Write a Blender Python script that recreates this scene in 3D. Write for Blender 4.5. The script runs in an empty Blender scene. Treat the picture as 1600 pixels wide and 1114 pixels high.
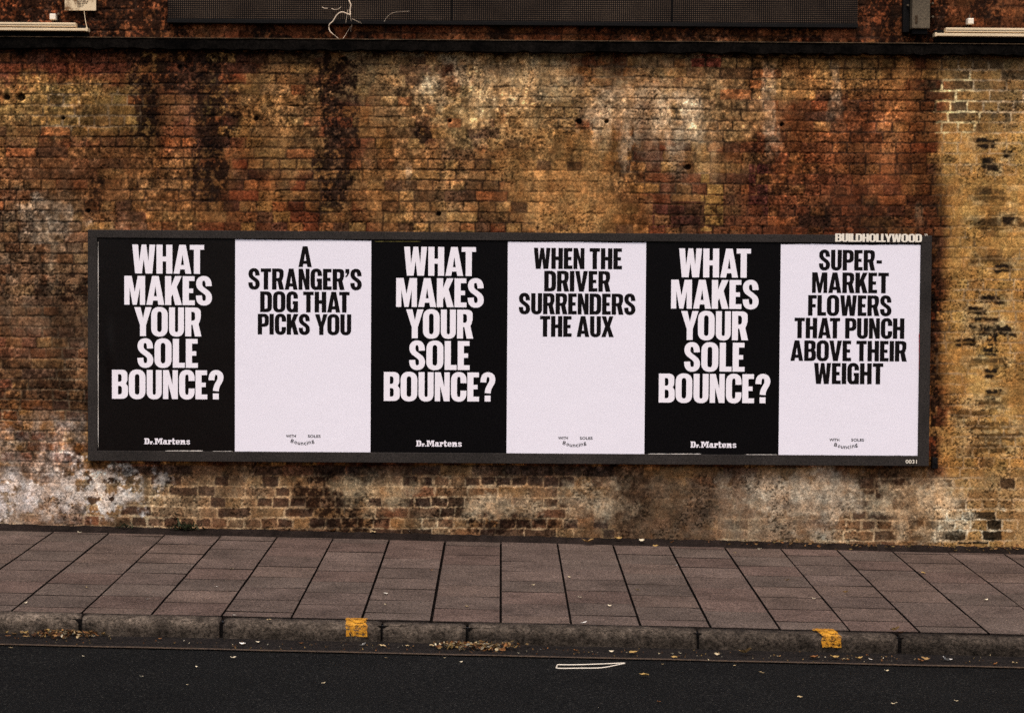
import bpy, bmesh, math, random
import numpy as np
from mathutils import Vector, Matrix
from mathutils.geometry import tessellate_polygon

C = bpy.context.scene
COL = C.collection
R = math.radians
rng = random.Random(7)
nrg = np.random.RandomState(11)

# ------------------------------------------------------------------ camera
F, D, CZ = 3300.0, 15.0, 1.87          # focal length in photo pixels, metres to the wall, eye height
PITCH, YAW, ROLL, SHY = R(-2.09318), R(-0.30939), R(-0.38885), -10.27
def basis(p, a, r):
    Rz = Matrix.Rotation(a, 3, 'Z'); Rx = Matrix.Rotation(p, 3, 'X'); Ry = Matrix.Rotation(r, 3, 'Y')
    return Rz @ Rx @ Ry
RC = basis(PITCH, YAW, ROLL)
cam = bpy.data.cameras.new('camera'); camo = bpy.data.objects.new('camera', cam); COL.objects.link(camo)
right, fwd, up = RC.col[0], RC.col[1], RC.col[2]
camo.matrix_world = Matrix(((right.x, up.x, -fwd.x, 0), (right.y, up.y, -fwd.y, -D), (right.z, up.z, -fwd.z, CZ), (0, 0, 0, 1)))
cam.sensor_width = 36; cam.lens = 36 * F / 1600; cam.shift_y = SHY / 1600
cam.clip_end = 2000; cam.clip_start = 0.1
C.camera = camo
EYE = Vector((0, -D, CZ))

# ------------------------------------------------------------------ sky, sun, exposure
w = bpy.data.worlds.new('World'); C.world = w; w.use_nodes = True
nt = w.node_tree; bg = nt.nodes['Background']
sky = nt.nodes.new('ShaderNodeTexSky'); sky.sky_type = 'NISHITA'; sky.sun_disc = False
SUN_EL, SUN_AZ = R(56), R(-24)          # the sun stands behind the viewer, a little to the left
sky.sun_elevation = SUN_EL; sky.sun_rotation = math.pi + SUN_AZ
sky.air_density = 1.0; sky.dust_density = 4.0; sky.ozone_density = 0.6
nt.links.new(sky.outputs[0], bg.inputs[0]); bg.inputs[1].default_value = 0.10
sl = bpy.data.lights.new('sun', 'SUN'); sl.energy = 1.5; sl.angle = R(16); sl.color = (1, .95, .89)
so = bpy.data.objects.new('sun', sl); COL.objects.link(so)
sdir = Vector((math.cos(SUN_EL) * math.sin(SUN_AZ), -math.cos(SUN_EL) * math.cos(SUN_AZ), math.sin(SUN_EL)))
so.rotation_euler = sdir.to_track_quat('Z', 'Y').to_euler()
C.view_settings.view_transform = 'Standard'; C.view_settings.look = 'None'
C.view_settings.gamma = 1; C.view_settings.exposure = 0.55
C.render.engine = 'CYCLES'
C.cycles.use_denoising = False

# ------------------------------------------------------------------ helpers
def ray(px, py):
    d = right * ((px - 800) / F) + fwd - up * ((py - 557 - SHY) / F)
    return d
def W(px, py, y=0.0):                   # point of the upright plane at depth y seen at a photo pixel
    d = ray(px, py); t = (y + D) / d.y
    return EYE + d * t
SX, CF, Z0 = -0.01708, 0.025, -0.0130   # fall of the street, crossfall of the pavement
def pave_z(x, y): return Z0 + SX * x + CF * y
def on_plane(px, py, z0, sx, sy):
    d = ray(px, py); e = EYE
    t = (z0 + sx * e.x + sy * e.y - e.z) / (d.z - sx * d.x - sy * d.y)
    return e + d * t
def P(px, py): return on_plane(px, py, Z0, SX, CF)
KF = P(785, 979)                        # front edge of the kerb
YK = KF.y
KH = 0.103
ROAD0 = Z0 + CF * YK - KH
def road_z(x, y): return ROAD0 + SX * x
def Q(px, py): return on_plane(px, py, ROAD0, SX, 0.0)

def lin(r, g, b):
    f = lambda c: ((c / 255 + .055) / 1.055) ** 2.4 if c > 10 else c / 255 / 12.92
    return (f(r), f(g), f(b))

def mk(name, verts, faces, mat=None, origin=(0, 0, 0), parent=None, smooth=False, colors=None):
    o = Vector(origin)
    me = bpy.data.meshes.new(name)
    me.from_pydata([tuple(Vector(v) - o) for v in verts], [], faces)
    me.update()
    if smooth:
        me.polygons.foreach_set('use_smooth', [True] * len(me.polygons))
    if colors is not None:
        a = me.color_attributes.new('Col', 'FLOAT_COLOR', 'POINT')
        a.data.foreach_set('color', np.array([(c[0], c[1], c[2], 1) for c in colors], dtype=np.float32).ravel())
    ob = bpy.data.objects.new(name, me); COL.objects.link(ob)
    if mat: me.materials.append(mat)
    if parent:
        ob.parent = parent; ob.location = o - Vector(parent['org'])
    else:
        ob.location = o
    ob['org'] = tuple(o)
    return ob
def empty(name, loc):
    e = bpy.data.objects.new(name, None); COL.objects.link(e); e.location = loc; e['org'] = tuple(loc); return e
def tag(o, label=None, cat=None, group=None, kind=None):
    if label: o['label'] = label
    if cat: o['category'] = cat
    if group: o['group'] = group
    if kind: o['kind'] = kind
    return o

class MB:
    def __init__(s): s.v = []; s.f = []; s.c = []
    def add(s, vs, fs, col=None):
        n = len(s.v); s.v += [tuple(v) for v in vs]; s.f += [tuple(i + n for i in f) for f in fs]
        if col is not None: s.c += [col] * len(vs)
    def box(s, x0, y0, z0, x1, y1, z1, b=0.0, col=None):
        if b <= 0:
            vs = [(x0, y0, z0), (x1, y0, z0), (x1, y1, z0), (x0, y1, z0), (x0, y0, z1), (x1, y0, z1), (x1, y1, z1), (x0, y1, z1)]
            s.add(vs, [(0, 3, 2, 1), (4, 5, 6, 7), (0, 1, 5, 4), (1, 2, 6, 5), (2, 3, 7, 6), (3, 0, 4, 7)], col)
        else:
            bm = bmesh.new(); bmesh.ops.create_cube(bm, size=1)
            for v in bm.verts:
                v.co = Vector((x0 + (v.co.x + .5) * (x1 - x0), y0 + (v.co.y + .5) * (y1 - y0), z0 + (v.co.z + .5) * (z1 - z0)))
            bmesh.ops.bevel(bm, geom=list(bm.edges), offset=b, segments=2, affect='EDGES', profile=.6)
            bm.verts.ensure_lookup_table(); bm.verts.index_update()
            s.add([v.co[:] for v in bm.verts], [tuple(v.index for v in f.verts) for f in bm.faces], col); bm.free()
    def tube(s, pts, rad, n=6, col=None):
        pts = [Vector(p) for p in pts]; rs = rad if isinstance(rad, (list, tuple)) else [rad] * len(pts)
        rings = []
        for i, p in enumerate(pts):
            t = (pts[min(i + 1, len(pts) - 1)] - pts[max(i - 1, 0)]).normalized()
            a = t.orthogonal().normalized() if abs(t.z) > .9 else t.cross(Vector((0, 0, 1))).normalized()
            b = t.cross(a)
            rings.append([p + (a * math.cos(2 * math.pi * k / n) + b * math.sin(2 * math.pi * k / n)) * rs[i] for k in range(n)])
        vs = [v for r_ in rings for v in r_]
        fs = [(i * n + k, i * n + (k + 1) % n, (i + 1) * n + (k + 1) % n, (i + 1) * n + k) for i in range(len(pts) - 1) for k in range(n)]
        fs += [tuple(range(n))[::-1], tuple((len(pts) - 1) * n + k for k in range(n))]
        s.add(vs, fs, col)
    def build(s, name, mat, origin=None, parent=None, smooth=False):
        if origin is None: origin = parent['org'] if parent else (0, 0, 0)
        return mk(name, s.v, s.f, mat, origin, parent, smooth, s.c if s.c else None)

def catmull(pts, n=8):
    pts = [Vector(p) for p in pts]; out = []
    for i in range(len(pts) - 1):
        p0 = pts[max(i - 1, 0)]; p1 = pts[i]; p2 = pts[i + 1]; p3 = pts[min(i + 2, len(pts) - 1)]
        for k in range(n):
            t = k / n
            out.append(.5 * ((2 * p1) + (p2 - p0) * t + (2 * p0 - 5 * p1 + 4 * p2 - p3) * t * t + (3 * p1 - p0 - 3 * p2 + p3) * t ** 3))
    out.append(pts[-1]); return out

# ------------------------------------------------------------------ materials
def newmat(name, base=(.5, .5, .5), rough=.8, spec=.5, metal=0.0):
    m = bpy.data.materials.new(name); m.use_nodes = True
    b = m.node_tree.nodes['Principled BSDF']
    b.inputs['Base Color'].default_value = (*base, 1); b.inputs['Roughness'].default_value = rough
    b.inputs['Specular IOR Level'].default_value = spec; b.inputs['Metallic'].default_value = metal
    return m, m.node_tree, b
def N(t, typ, **kw):
    n = t.nodes.new(typ)
    for k, v in kw.items():
        if k in n.inputs: n.inputs[k].default_value = v
        else: setattr(n, k, v)
    return n
def coords(t, scale=(1, 1, 1), out='Object'):
    tc = N(t, 'ShaderNodeTexCoord'); mp = N(t, 'ShaderNodeMapping'); mp.inputs['Scale'].default_value = scale
    t.links.new(tc.outputs[out], mp.inputs[0]); return mp.outputs[0]
def noise(t, vec, scale, detail=4, rough=.6):
    n = N(t, 'ShaderNodeTexNoise'); n.inputs['Scale'].default_value = scale
    n.inputs['Detail'].default_value = detail; n.inputs['Roughness'].default_value = rough
    t.links.new(vec, n.inputs['Vector']); return n.outputs['Fac']
def ramp(t, fac, stops):
    r_ = N(t, 'ShaderNodeValToRGB'); e = r_.color_ramp.elements
    while len(e) < len(stops): e.new(.5)
    for i, (p, c) in enumerate(stops):
        e[i].position = p; e[i].color = (*c, 1) if len(c) == 3 else c
    t.links.new(fac, r_.inputs[0]); return r_.outputs[0]
def mul(t, a, b, fac=1.0, mode='MULTIPLY'):
    m = N(t, 'ShaderNodeMix', data_type='RGBA', blend_type=mode)
    if isinstance(fac, float): m.inputs[0].default_value = fac
    else: t.links.new(fac, m.inputs[0])
    for s_, i in ((a, 6), (b, 7)):
        if isinstance(s_, tuple): m.inputs[i].default_value = (*s_, 1)
        else: t.links.new(s_, m.inputs[i])
    return m.outputs[2]
def bump(t, b, h, strength=.3, dist=.01):
    n = N(t, 'ShaderNodeBump'); n.inputs['Strength'].default_value = strength; n.inputs['Distance'].default_value = dist
    t.links.new(h, n.inputs['Height']); t.links.new(n.outputs[0], b.inputs['Normal'])
def grain(name, base, amt=.25, scale=220, rough=.85, big=.0, spec=.3, bumps=.2, metal=0., bigscale=3):
    m, t, b = newmat(name, base, rough, spec, metal)
    v = coords(t)
    c = ramp(t, noise(t, v, scale, 3, .7), [(.3, (1 - amt,) * 3), (.7, (1 + amt,) * 3)])
    c = mul(t, base, c)
    if big > 0:
        c = mul(t, c, ramp(t, noise(t, v, bigscale, 6, .65), [(.3, (1 - big,) * 3), (.7, (1 + big,) * 3)]))
    t.links.new(c, b.inputs['Base Color'])
    if bumps: bump(t, b, noise(t, v, scale, 3, .7), bumps, .004)
    return m
def attrmat(name, amt=.3, scale=160, rough=.9, bumps=.4, spec=.2, amt2=.2, scale2=45, dist=.006):
    m, t, b = newmat(name, (1, 1, 1), rough, spec)
    a = N(t, 'ShaderNodeAttribute', attribute_name='Col'); v = coords(t)
    n1 = noise(t, v, scale, 3, .75)
    c = mul(t, a.outputs['Color'], ramp(t, n1, [(.28, (1 - amt,) * 3), (.72, (1 + amt,) * 3)]))
    c = mul(t, c, ramp(t, noise(t, v, scale2, 4, .7), [(.3, (1 - amt2,) * 3), (.7, (1 + amt2,) * 3)]))
    t.links.new(c, b.inputs['Base Color']); bump(t, b, n1, bumps, dist)
    return m

M = {}
M['brick'] = attrmat('weathered_brick', .62, 105, .95, .6, .05, .30, 40)
M['slab'] = attrmat('paving_slab', .85, 75, .92, .7, .06, .34, 2.6, .008)
M['kerbstone'] = attrmat('kerb_stone', .9, 62, .9, .9, .08, .6, 16, .012)
M['leaf'] = attrmat('dry_leaf', .2, 90, .8, .2, .2)
M['frame'] = grain('board_frame_paint', lin(46, 41, 38), .6, 95, .7, .3, .12)
M['ink_white'] = grain('white_letter_ink', lin(243, 235, 240), .06, 105, .6, .03, .1, 0)
M['ink_black'] = grain('black_letter_ink', lin(15, 10, 11), .3, 105, .6, .05, .08, 0)
M['sticker'] = grain('cream_sticker', lin(236, 224, 205), .1, 160, .6, .05, .3, 0)
M['stone'] = grain('sooty_stone', lin(13, 10, 8), .7, 60, .95, .9, .04, .6, 0., 7)
M['lead'] = grain('weathered_lead', lin(74, 58, 42), .5, 60, .8, .85, .1, .3, 0., 9)
M['trunk'] = grain('pale_painted_metal', lin(222, 196, 158), .14, 120, .5, .12, .4)
M['white_plastic'] = grain('white_plastic', lin(240, 226, 205), .08, 100, .45, .04, .4)
M['black_metal'] = grain('black_metal', lin(15, 12, 11), .4, 90, .7, .2, .12)
M['grey_metal'] = grain('grey_metal', lin(88, 76, 60), .5, 95, .65, .2, .2)
M['root'] = grain('dry_root', lin(225, 200, 172), .2, 200, .8, .2)
M['weed'] = grain('weed_leaf', lin(42, 46, 22), .3, 100, .7, .2)

# ------------------------------------------------------------------ numpy noise
_T = nrg.rand(16, 256, 256).astype(np.float32)
def vn(x, z, s, k):
    x = x / s + 1000; z = z / s + 1000
    xi = np.floor(x).astype(np.int32); zi = np.floor(z).astype(np.int32)
    fx = (x - xi).astype(np.float32); fz = (z - zi).astype(np.float32)
    fx = fx * fx * (3 - 2 * fx); fz = fz * fz * (3 - 2 * fz)
    t = _T[k % 16]; xo = 37 * (k // 16)
    a = t[(xi + xo) & 255, zi & 255]; b = t[(xi + 1 + xo) & 255, zi & 255]
    c = t[(xi + xo) & 255, (zi + 1) & 255]; d = t[(xi + 1 + xo) & 255, (zi + 1) & 255]
    return (a * (1 - fx) + b * fx) * (1 - fz) + (c * (1 - fx) + d * fx) * fz
def fbm(x, z, s, k, o=4, g=.55):
    r_ = 0; a = 1; tot = 0
    for i in range(o):
        r_ = r_ + a * vn(x, z, s / 2 ** i, k + i); tot += a; a *= g
    return r_ / tot
def ss(a, b, x):
    t = np.clip((x - a) / (b - a), 0, 1); return t * t * (3 - 2 * t)

# ------------------------------------------------------------------ brick wall
def axis(a, b, fa, fb, fine, coarse):
    return np.concatenate([np.arange(a, fa, coarse), np.arange(fa, fb, fine), np.arange(fb, b + 1e-6, coarse)])
gx = axis(-7.5, 7.5, -3.85, 4.0, .005, .03)
gz = axis(-.35, 5.4, -.35, 3.95, .005, .03)
nx, nz = len(gx), len(gz)
GX, GZ = np.meshgrid(gx, gz); X = GX.ravel().astype(np.float32); Z = GZ.ravel().astype(np.float32)
CH = .0748
xw = X + .010 * (fbm(X, Z, .09, 3, 3) - .5) + .006 * (vn(X, Z, .02, 9) - .5)
zw = Z + .012 * (fbm(X, Z, .11, 5, 3) - .5) + .006 * (vn(X, Z, .022, 11) - .5) + .03 * (vn(X, Z, 1.9, 7) - .5)
ci = np.floor((zw + 1) / CH).astype(int)
dz = np.minimum(zw + 1 - ci * CH, (ci + 1) * CH - zw - 1)
dx = np.full_like(X, 1.0); bid = np.zeros(len(X), int); blen = np.zeros_like(X)
bcount = 0
for c in range(ci.min(), ci.max() + 1):
    m = ci == c
    header = (c % 2 == 0) if nrg.rand() > .25 else (nrg.rand() > .5)
    L = .1125 if header else .225
    n = int(16.5 / L) + 3
    widths = np.full(n, L) * (1 + .14 * (nrg.rand(n) - .5))
    if not header:      # some closers and odd bats
        pick = nrg.rand(n) < .18
        widths[pick] *= .5
    j = -8.2 + nrg.rand() * .2 + np.cumsum(widths)
    k = np.searchsorted(j, xw[m]).clip(1, n - 1)
    dx[m] = np.minimum(xw[m] - j[k - 1], j[k] - xw[m]); bid[m] = bcount + k; blen[m] = widths[k]
    bcount += n
rb = nrg.rand(bcount + 5, 6)
B = rb[bid]
edge = np.minimum(dx * 1.05, dz)
ero = .007 * (fbm(X, Z, .035, 20, 3) - .5) + .004 * (B[:, 3] - .5)
e2 = edge - .0055 + ero * (1 + 1.2 * (Z < .55))
brickm = ss(-.002, .005, e2)            # 1 on a brick face, 0 in the joint
# pixel coordinates of every wall point, only to place the stains where the photo has them
mm = np.array([[right.x, right.y, right.z], [fwd.x, fwd.y, fwd.z], [up.x, up.y, up.z]])
dd = np.stack([X, np.full_like(X, D), Z - CZ]); cc = mm @ dd
U = 800 + F * cc[0] / cc[1]; V = 557 + SHY - F * cc[2] / cc[1]
def blob(u, v, ru, rv, nz_=.8, s=.25, k=30, soft=.35):
    d = np.sqrt(((U - u) / ru) ** 2 + ((V - v) / rv) ** 2)
    n_ = fbm(X, Z, s, k, 5, .62) - .5
    return ss(-soft, soft, 1 - d + n_ * nz_ * 2.4)
def vstreak(u, v0, v1, hw, nz_=.9, k=33):
    du = np.abs(U - u - 14 * (vn(X, Z, .5, k) - .5)) / hw
    n_ = fbm(X * 2.2, Z * .8, .16, k, 5, .65) - .5
    end = ss(0, 25, V - v0) * (1 - ss(v1 - 70, v1, V))
    return ss(-.35, .35, 1 - du + n_ * nz_ * 2.2) * end
def L3(*c): return np.array(lin(*c))
pal = np.array([lin(*c) for c in ((122, 80, 40), (108, 64, 32), (132, 92, 46), (94, 52, 28), (116, 72, 34), (88, 56, 34), (138, 96, 48), (102, 50, 25), (76, 44, 28), (126, 84, 44))])
col = pal[(B[:, 0] * 9.999).astype(int)]
col = col * (.72 + .56 * B[:, 1])[:, None]
def lerp(c, t, m): return c + (np.asarray(t) - c) * m[:, None]
def tint(mask, rgb, var=.5):
    global col
    t = L3(*rgb)[None, :] * (1 + var * 1.3 * (B[:, 2] - .5))[:, None]
    col = lerp(col, t, mask)
# broad zones
tint(blob(90, 100, 150, 45, .7) * .75, (98, 46, 26))
tint(blob(130, 170, 190, 55, .9, k=31) * .75, (126, 96, 48))
tint(blob(80, 280, 190, 85, .8, k=32) * .6, (92, 60, 34))
tint(blob(272, 180, 38, 70, .9) * .65, (98, 56, 34))
tint(blob(275, 300, 70, 60, .7, k=32) * .6, (116, 78, 40))
tint(blob(430, 180, 60, 110, .9, k=34) * .55, (136, 102, 58))
tint(blob(620, 130, 100, 60, .9, k=35) * .65, (146, 114, 70))
tint(blob(680, 280, 150, 90, .8, k=36) * .55, (136, 96, 52))
tint(blob(820, 150, 130, 80, .9, k=37) * .75, (170, 132, 80))
tint(blob(890, 290, 95, 85, .6, k=38) * .75, (156, 112, 60))
tint(blob(1090, 160, 130, 80, .9, k=39) * .65, (154, 120, 76))
tint(blob(1110, 310, 110, 60, .9, k=40) * .5, (104, 68, 42))
tint(blob(1330, 250, 150, 140, .7, k=41) * .6, (120, 66, 32))
tint(blob(1300, 330, 170, 60, .8, k=42) * .6, (84, 42, 24))
tint(blob(1300, 110, 160, 34, .7, k=43) * .6, (150, 106, 54))
# left flank
tint(blob(65, 420, 110, 90, 1.0, k=44) * .6, (112, 90, 64))
tint(blob(70, 560, 130, 90, .8, k=45) * .65, (76, 54, 38))
# yellow-washed pier on the right
edgep = 1472 + 26 * (fbm(X, Z, .3, 47, 4) - .5) * 2
pier = ss(-14, 20, U - edgep)
tint(pier * ss(70, 250, V) * .86, (164, 119, 58), .35)
tint(pier * (1 - ss(90, 260, V)) * .55, (120, 94, 54), .6)
tint(pier * blob(1560, 420, 130, 180, .6, k=48) * .6, (174, 126, 60), .25)
# foot of the wall
foot = ss(725, 760, V)
tint(foot * .55 * ss(.25, .7, fbm(X, Z, .25, 50, 4)), (146, 118, 80))
tint(foot * blob(290, 770, 170, 50, .8, k=51) * .55, (140, 112, 76))
tint(foot * blob(1010, 790, 90, 60, .6, k=52) * .8, (78, 62, 46), .15)
tint(foot * blob(1200, 790, 130, 60, .8, k=53) * .65, (112, 94, 74), .2)
tint(foot * blob(1120, 745, 40, 14, .6, k=54) * .6, (120, 70, 36))
tint(foot * blob(1390, 780, 60, 60, .6, k=55) * .75, (70, 54, 42), .2)
tint(foot * blob(1540, 790, 110, 60, .5, k=56) * .6, (154, 120, 72), .35)
sm = np.clip(foot * (blob(1010, 790, 100, 70, .7) + blob(1200, 790, 130, 70, .9, k=53) * .45) + pier * .25 * ss(180, 300, V) + blob(890, 290, 90, 70, .9, k=38) * .5 + blob(640, 160, 240, 70, 1.0, k=57) * .4, 0, 1)
# per-brick accents
def accent(u0, v0, u1, v1, prob, rgb, s=.9, ch=4):
    global col
    m = (U > u0) & (U < u1) & (V > v0) & (V < v1) & (B[:, ch] < prob) & (e2 > -.001)
    col[m] = col[m] * (1 - s) + L3(*rgb) * s * (.8 + .4 * B[m, 5])[:, None]
accent(1490, 640, 1600, 740, .14, (96, 66, 34), .6, 5)
pv_ = blob(1540, 150, 75, 62, 1.2, .12, 280) * (B[:, 4] < .5) * (e2 > -.001)
col = lerp(col, L3(66, 52, 34), pv_ * (.5 + .4 * B[:, 5]))
pb = pier * ss(210, 260, V) * brickm * (.12 + .5 * (B[:, 5] < .2)) * ss(.4, .6, fbm(X, Z, .3, 284, 3))
col = lerp(col, L3(112, 78, 42), pb)
accent(1095, 270, 1130, 362, .8, (164, 122, 60), .8)
accent(0, 84, 1460, 360, .045, (58, 36, 25), .7)
accent(0, 84, 1460, 360, .05, (150, 84, 42), .7, 5)
accent(0, 340, 150, 700, .12, (110, 64, 34), .6, 5)
accent(1020, 315, 1100, 356, .7, (66, 32, 28), .8)
accent(1170, 220, 1200, 350, .5, (70, 32, 28), .8)
accent(1080, 85, 1130, 105, .9, (118, 42, 30), .8)
accent(0, 728, 1460, 850, .9, (98, 76, 54), .5, 0)
accent(0, 728, 480, 840, .30, (62, 42, 30), .85)
accent(480, 728, 960, 840, .36, (52, 37, 28), .85)
accent(1455, 800, 1565, 850, .45, (26, 23, 18), .92)
accent(1440, 745, 1600, 800, .10, (60, 44, 30), .8)
# grime streaks down from the ledge, plus painted shade by the board and up top
g = np.zeros_like(X)
for (u, v0, v1, hw, s, k) in ((222, 60, 262, 20, .85, 60), (330, 60, 360, 24, .8, 61), (345, 120, 235, 30, .55, 62), (520, 60, 370, 26, .78, 63), (545, 70, 300, 14, .7, 64),
                           (255, 60, 130, 26, .6, 65), (290, 60, 140, 22, .55, 66), (405, 60, 160, 16, .4, 68), (985, 190, 350, 16, .5, 69), (1200, 180, 360, 26, .5, 70),
                           (1440, 230, 360, 40, .35, 71), (655, 110, 240, 14, .45, 72), (148, 260, 360, 12, .6, 73), (1060, 90, 360, 12, .3, 74), (480, 100, 330, 20, .4, 75)):
    g = np.maximum(g, vstreak(u, v0, v1, hw, 1.0, k) * s)
for (u, v, ru, rv, s, k) in ((100, 455, 50, 24, .75, 76), (40, 600, 110, 36, .5, 77), (140, 640, 40, 22, .5, 78), (115, 500, 34, 60, .45, 79), (665, 210, 26, 20, .8, 80), (640, 145, 50, 14, .5, 81), (510, 770, 44, 60, .8, 82), (560, 815, 40, 16, .6, 83),
                           (760, 812, 50, 22, .7, 84), (690, 805, 30, 16, .6, 85), (830, 815, 40, 16, .7, 86), (985, 770, 26, 60, .4, 87), (1085, 340, 40, 16, .5, 88), (1340, 345, 130, 26, .45, 89), (1390, 760, 50, 60, .45, 90), (475, 320, 50, 20, .4, 91),
                           (1255, 215, 60, 20, .4, 92), (1320, 180, 40, 14, .4, 93), (400, 745, 340, 12, .25, 94), (1290, 775, 20, 40, .35, 95)):  # the wide low blob is the shadow under the board, painted in
    g = np.maximum(g, blob(u, v, ru, rv, 1.0, .16, k) * s)
g = np.maximum(g, (ss(1452, 1456, U) * (1 - ss(1460, 1478, U + 16 * (fbm(X, Z, .06, 96) - .5))) * ss(362, 372, V) * (1 - ss(705, 735, V))) * .72)  # shadow beside the board's right edge, painted into the wall colour
g = np.maximum(g, .3 * ss(.56, .72, fbm(X, Z, .3, 97, 5)) * (1 - pier))
g = np.maximum(g, .85 * blob(290, 110, 60, 40, 1.2, .16, 270)); g = np.maximum(g, .7 * blob(335, 190, 34, 50, 1.2, .12, 271))
top = 1 - ss(60, 72, V)
sidel = (1 - ss(215, 300, U))
g = np.maximum(g, top * np.clip(.30 + .85 * sidel * ss(.26, .40, fbm(X, Z, .3, 98, 4)) + .55 * ss(1330, 1360, U) * (1 - ss(1470, 1490, U)) + .4 * ss(.5, .62, fbm(X, Z, .18, 99, 4)), 0, .96))  # dark bricks above the ledge, with the shade there put into their colour
g = np.maximum(g, top * np.maximum(blob(190, 60, 60, 40, .8, .2, 272) * .97, blob(20, 50, 190, 18, .9, .2, 273) * .95))
g = np.maximum(g, top * blob(1390, 50, 70, 30, .9, .2, 274) * .8)
tint(top * .8, (118, 62, 32), .9)
g = np.maximum(g, (1 - ss(78, 100, V + 22 * (fbm(X, Z, .1, 100) - .5))) * ss(60, 66, V) * .7)
crumb = fbm(X, Z, .032, 230, 3, .8)
g = np.clip(g * (.35 + 1.3 * ss(.32, .60, crumb)), 0, .97)
col = lerp(col, L3(32, 18, 10), g)
# joints
pale = np.clip(foot * 1.0 * (1 - .6 * sm) + pier * ss(90, 110, V) * (.75 + .55 * (1 - ss(205, 235, V)) * ss(.42, .6, fbm(X, Z, .2, 101, 3))) + (1 - ss(130, 175, U)) * ss(380, 640, V) * .4
               + blob(1000, 190, 110, 90, .9, k=39) * .35 + blob(130, 165, 120, 40, .9, k=31) * .5, 0, 1) * (1 - .75 * g)
mort = lerp(np.tile(L3(44, 29, 20), (len(X), 1)), L3(176, 146, 106), pale)
mort = lerp(mort, col, np.clip((.25 + .6 * ss(.38, .62, fbm(X, Z, .22, 103, 4))) * (1 - .2 * foot) + sm * (1 - .4 * pier), 0, .95))
col = lerp(mort, col, brickm)
col = col * np.array([1.05, 1.04, 1.12])
# limewash, efflorescence and paint
def white(mask, rgb=(205, 188, 172), s=1.0, crisp=False):
    global col
    br = ss(.34, .62, fbm(X, Z, .06, 110, 4, .7)) * .5 + .45
    if crisp: br = ss(.40, .50, fbm(X, Z, .06, 256, 5, .7)) * (.55 + .45 * ss(.35, .5, fbm(X, Z, .25, 262, 3)))
    col = lerp(col, L3(*rgb), np.clip(mask * br * s, 0, 1))
white(blob(25, 775, 75, 26, .9, .14, 111), (232, 216, 208), 1.0, True)
white(blob(100, 770, 80, 50, 1.1, .12, 112), (214, 196, 182), .9, True)
white(ss(640, 662, V + 20 * (vn(X, Z, .1, 113) - .5)) * (1 - ss(128, 140, U)) * ss(.3, .6, fbm(X, Z, .12, 114, 4)), (150, 132, 118), .6)
white(blob(175, 760, 60, 26, 1.2, .1, 115), (206, 186, 168), .8, True)
for (u, v0, v1, hw, s, k) in ((940, 150, 250, 12, .75, 120), (975, 160, 290, 8, .7, 121), (1010, 120, 270, 18, .45, 122), (1028, 150, 235, 14, .7, 123), (1080, 130, 250, 16, .5, 124), (1055, 180, 300, 12, .4, 125), (640, 250, 300, 4, .6, 126), (80, 300, 480, 10, .2, 127), (1205, 90, 260, 14, .35, 128), (1310, 90, 210, 10, .3, 129), (1440, 310, 365, 6, .5, 130)):
    white(vstreak(u, v0, v1, hw, 1.2, k), (206, 172, 134), s)
white(blob(985, 165, 60, 36, 1.2, .12, 131), (204, 168, 128), .6)
white(ss(76, 82, V) * (1 - ss(84, 92, V + 10 * (vn(X, Z, .06, 240) - .5))) * ss(.48, .6, fbm(X, Z, .12, 241, 3)) * ss(420, 600, U), (170, 140, 100), .55)
white(blob(830, 130, 120, 40, 1.3, .15, 132), (176, 148, 110), .45)
white(blob(1290, 775, 26, 60, .9, .12, 133), (178, 156, 130), .6)
white(foot * blob(1240, 770, 100, 40, 1.3, .12, 134), (182, 158, 130), .7)
white(foot * blob(600, 760, 60, 30, 1.2, .12, 135), (178, 152, 116), .55)
white(foot * blob(780, 790, 60, 16, 1.1, .1, 136), (190, 160, 124), .6)
white(foot * blob(930, 780, 50, 30, 1.1, .1, 137), (176, 150, 118), .6)
white(foot * blob(1450, 790, 70, 40, 1.2, .12, 138), (206, 180, 144), .7)
white(blob(1495, 165, 26, 50, 1.0, .1, 139) * (1 - brickm), (214, 188, 132), .95)
white(blob(1515, 820, 60, 26, .6, .1, 140) * (1 - brickm), (210, 192, 160), .95)
white(blob(80, 345, 50, 26, 1.4, .1, 141), (160, 140, 118), .4)
# dark worn patches on the pier, roughly brick-shaped
for (u, v, ru, rv) in ((1545, 255, 12, 9), (1550, 262, 12, 7), (1540, 225, 16, 8), (1545, 468, 20, 7), (1540, 503, 20, 7), (1530, 519, 12, 8), (1548, 518, 14, 9), (1572, 518, 12, 8), (1550, 535, 8, 7), (1546, 549, 12, 8), (1543, 566, 24, 6), (1548, 584, 10, 8), (1550, 616, 12, 7), (1545, 631, 22, 7), (1520, 646, 24, 5), (1545, 700, 26, 9), (1552, 405, 26, 7), (1568, 420, 12, 5), (1560, 350, 30, 8), (1550, 305, 24, 10), (1574, 242, 6, 5), (1573, 344, 8, 7), (1525, 485, 12, 6), (1512, 535, 16, 6), (1560, 683, 30, 5), (1548, 665, 30, 5)):
    rv = max(rv, 6.5)
    dq = np.maximum(np.abs(U - u - 3 * (vn(X, Z, .05, 250) - .5)) / (ru * 1.1), np.abs(V - v) / (rv * .95))
    mk_ = ss(-.28, .28, 1 - dq + 1.5 * (fbm(X, Z, .04, 142, 4, .7) - .5))
    halo = ss(-.5, .1, 1 - dq * .72) * (1 - mk_) * ss(.45, .6, fbm(X, Z, .09, 252, 3))
    col = lerp(col, L3(192, 156, 104), halo * .45)
    dk = 1.0 if ru < 21 else .72
    col = lerp(col, L3(34, 24, 16), mk_ * dk * (.55 + .45 * brickm))
hole = np.zeros_like(X)
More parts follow.
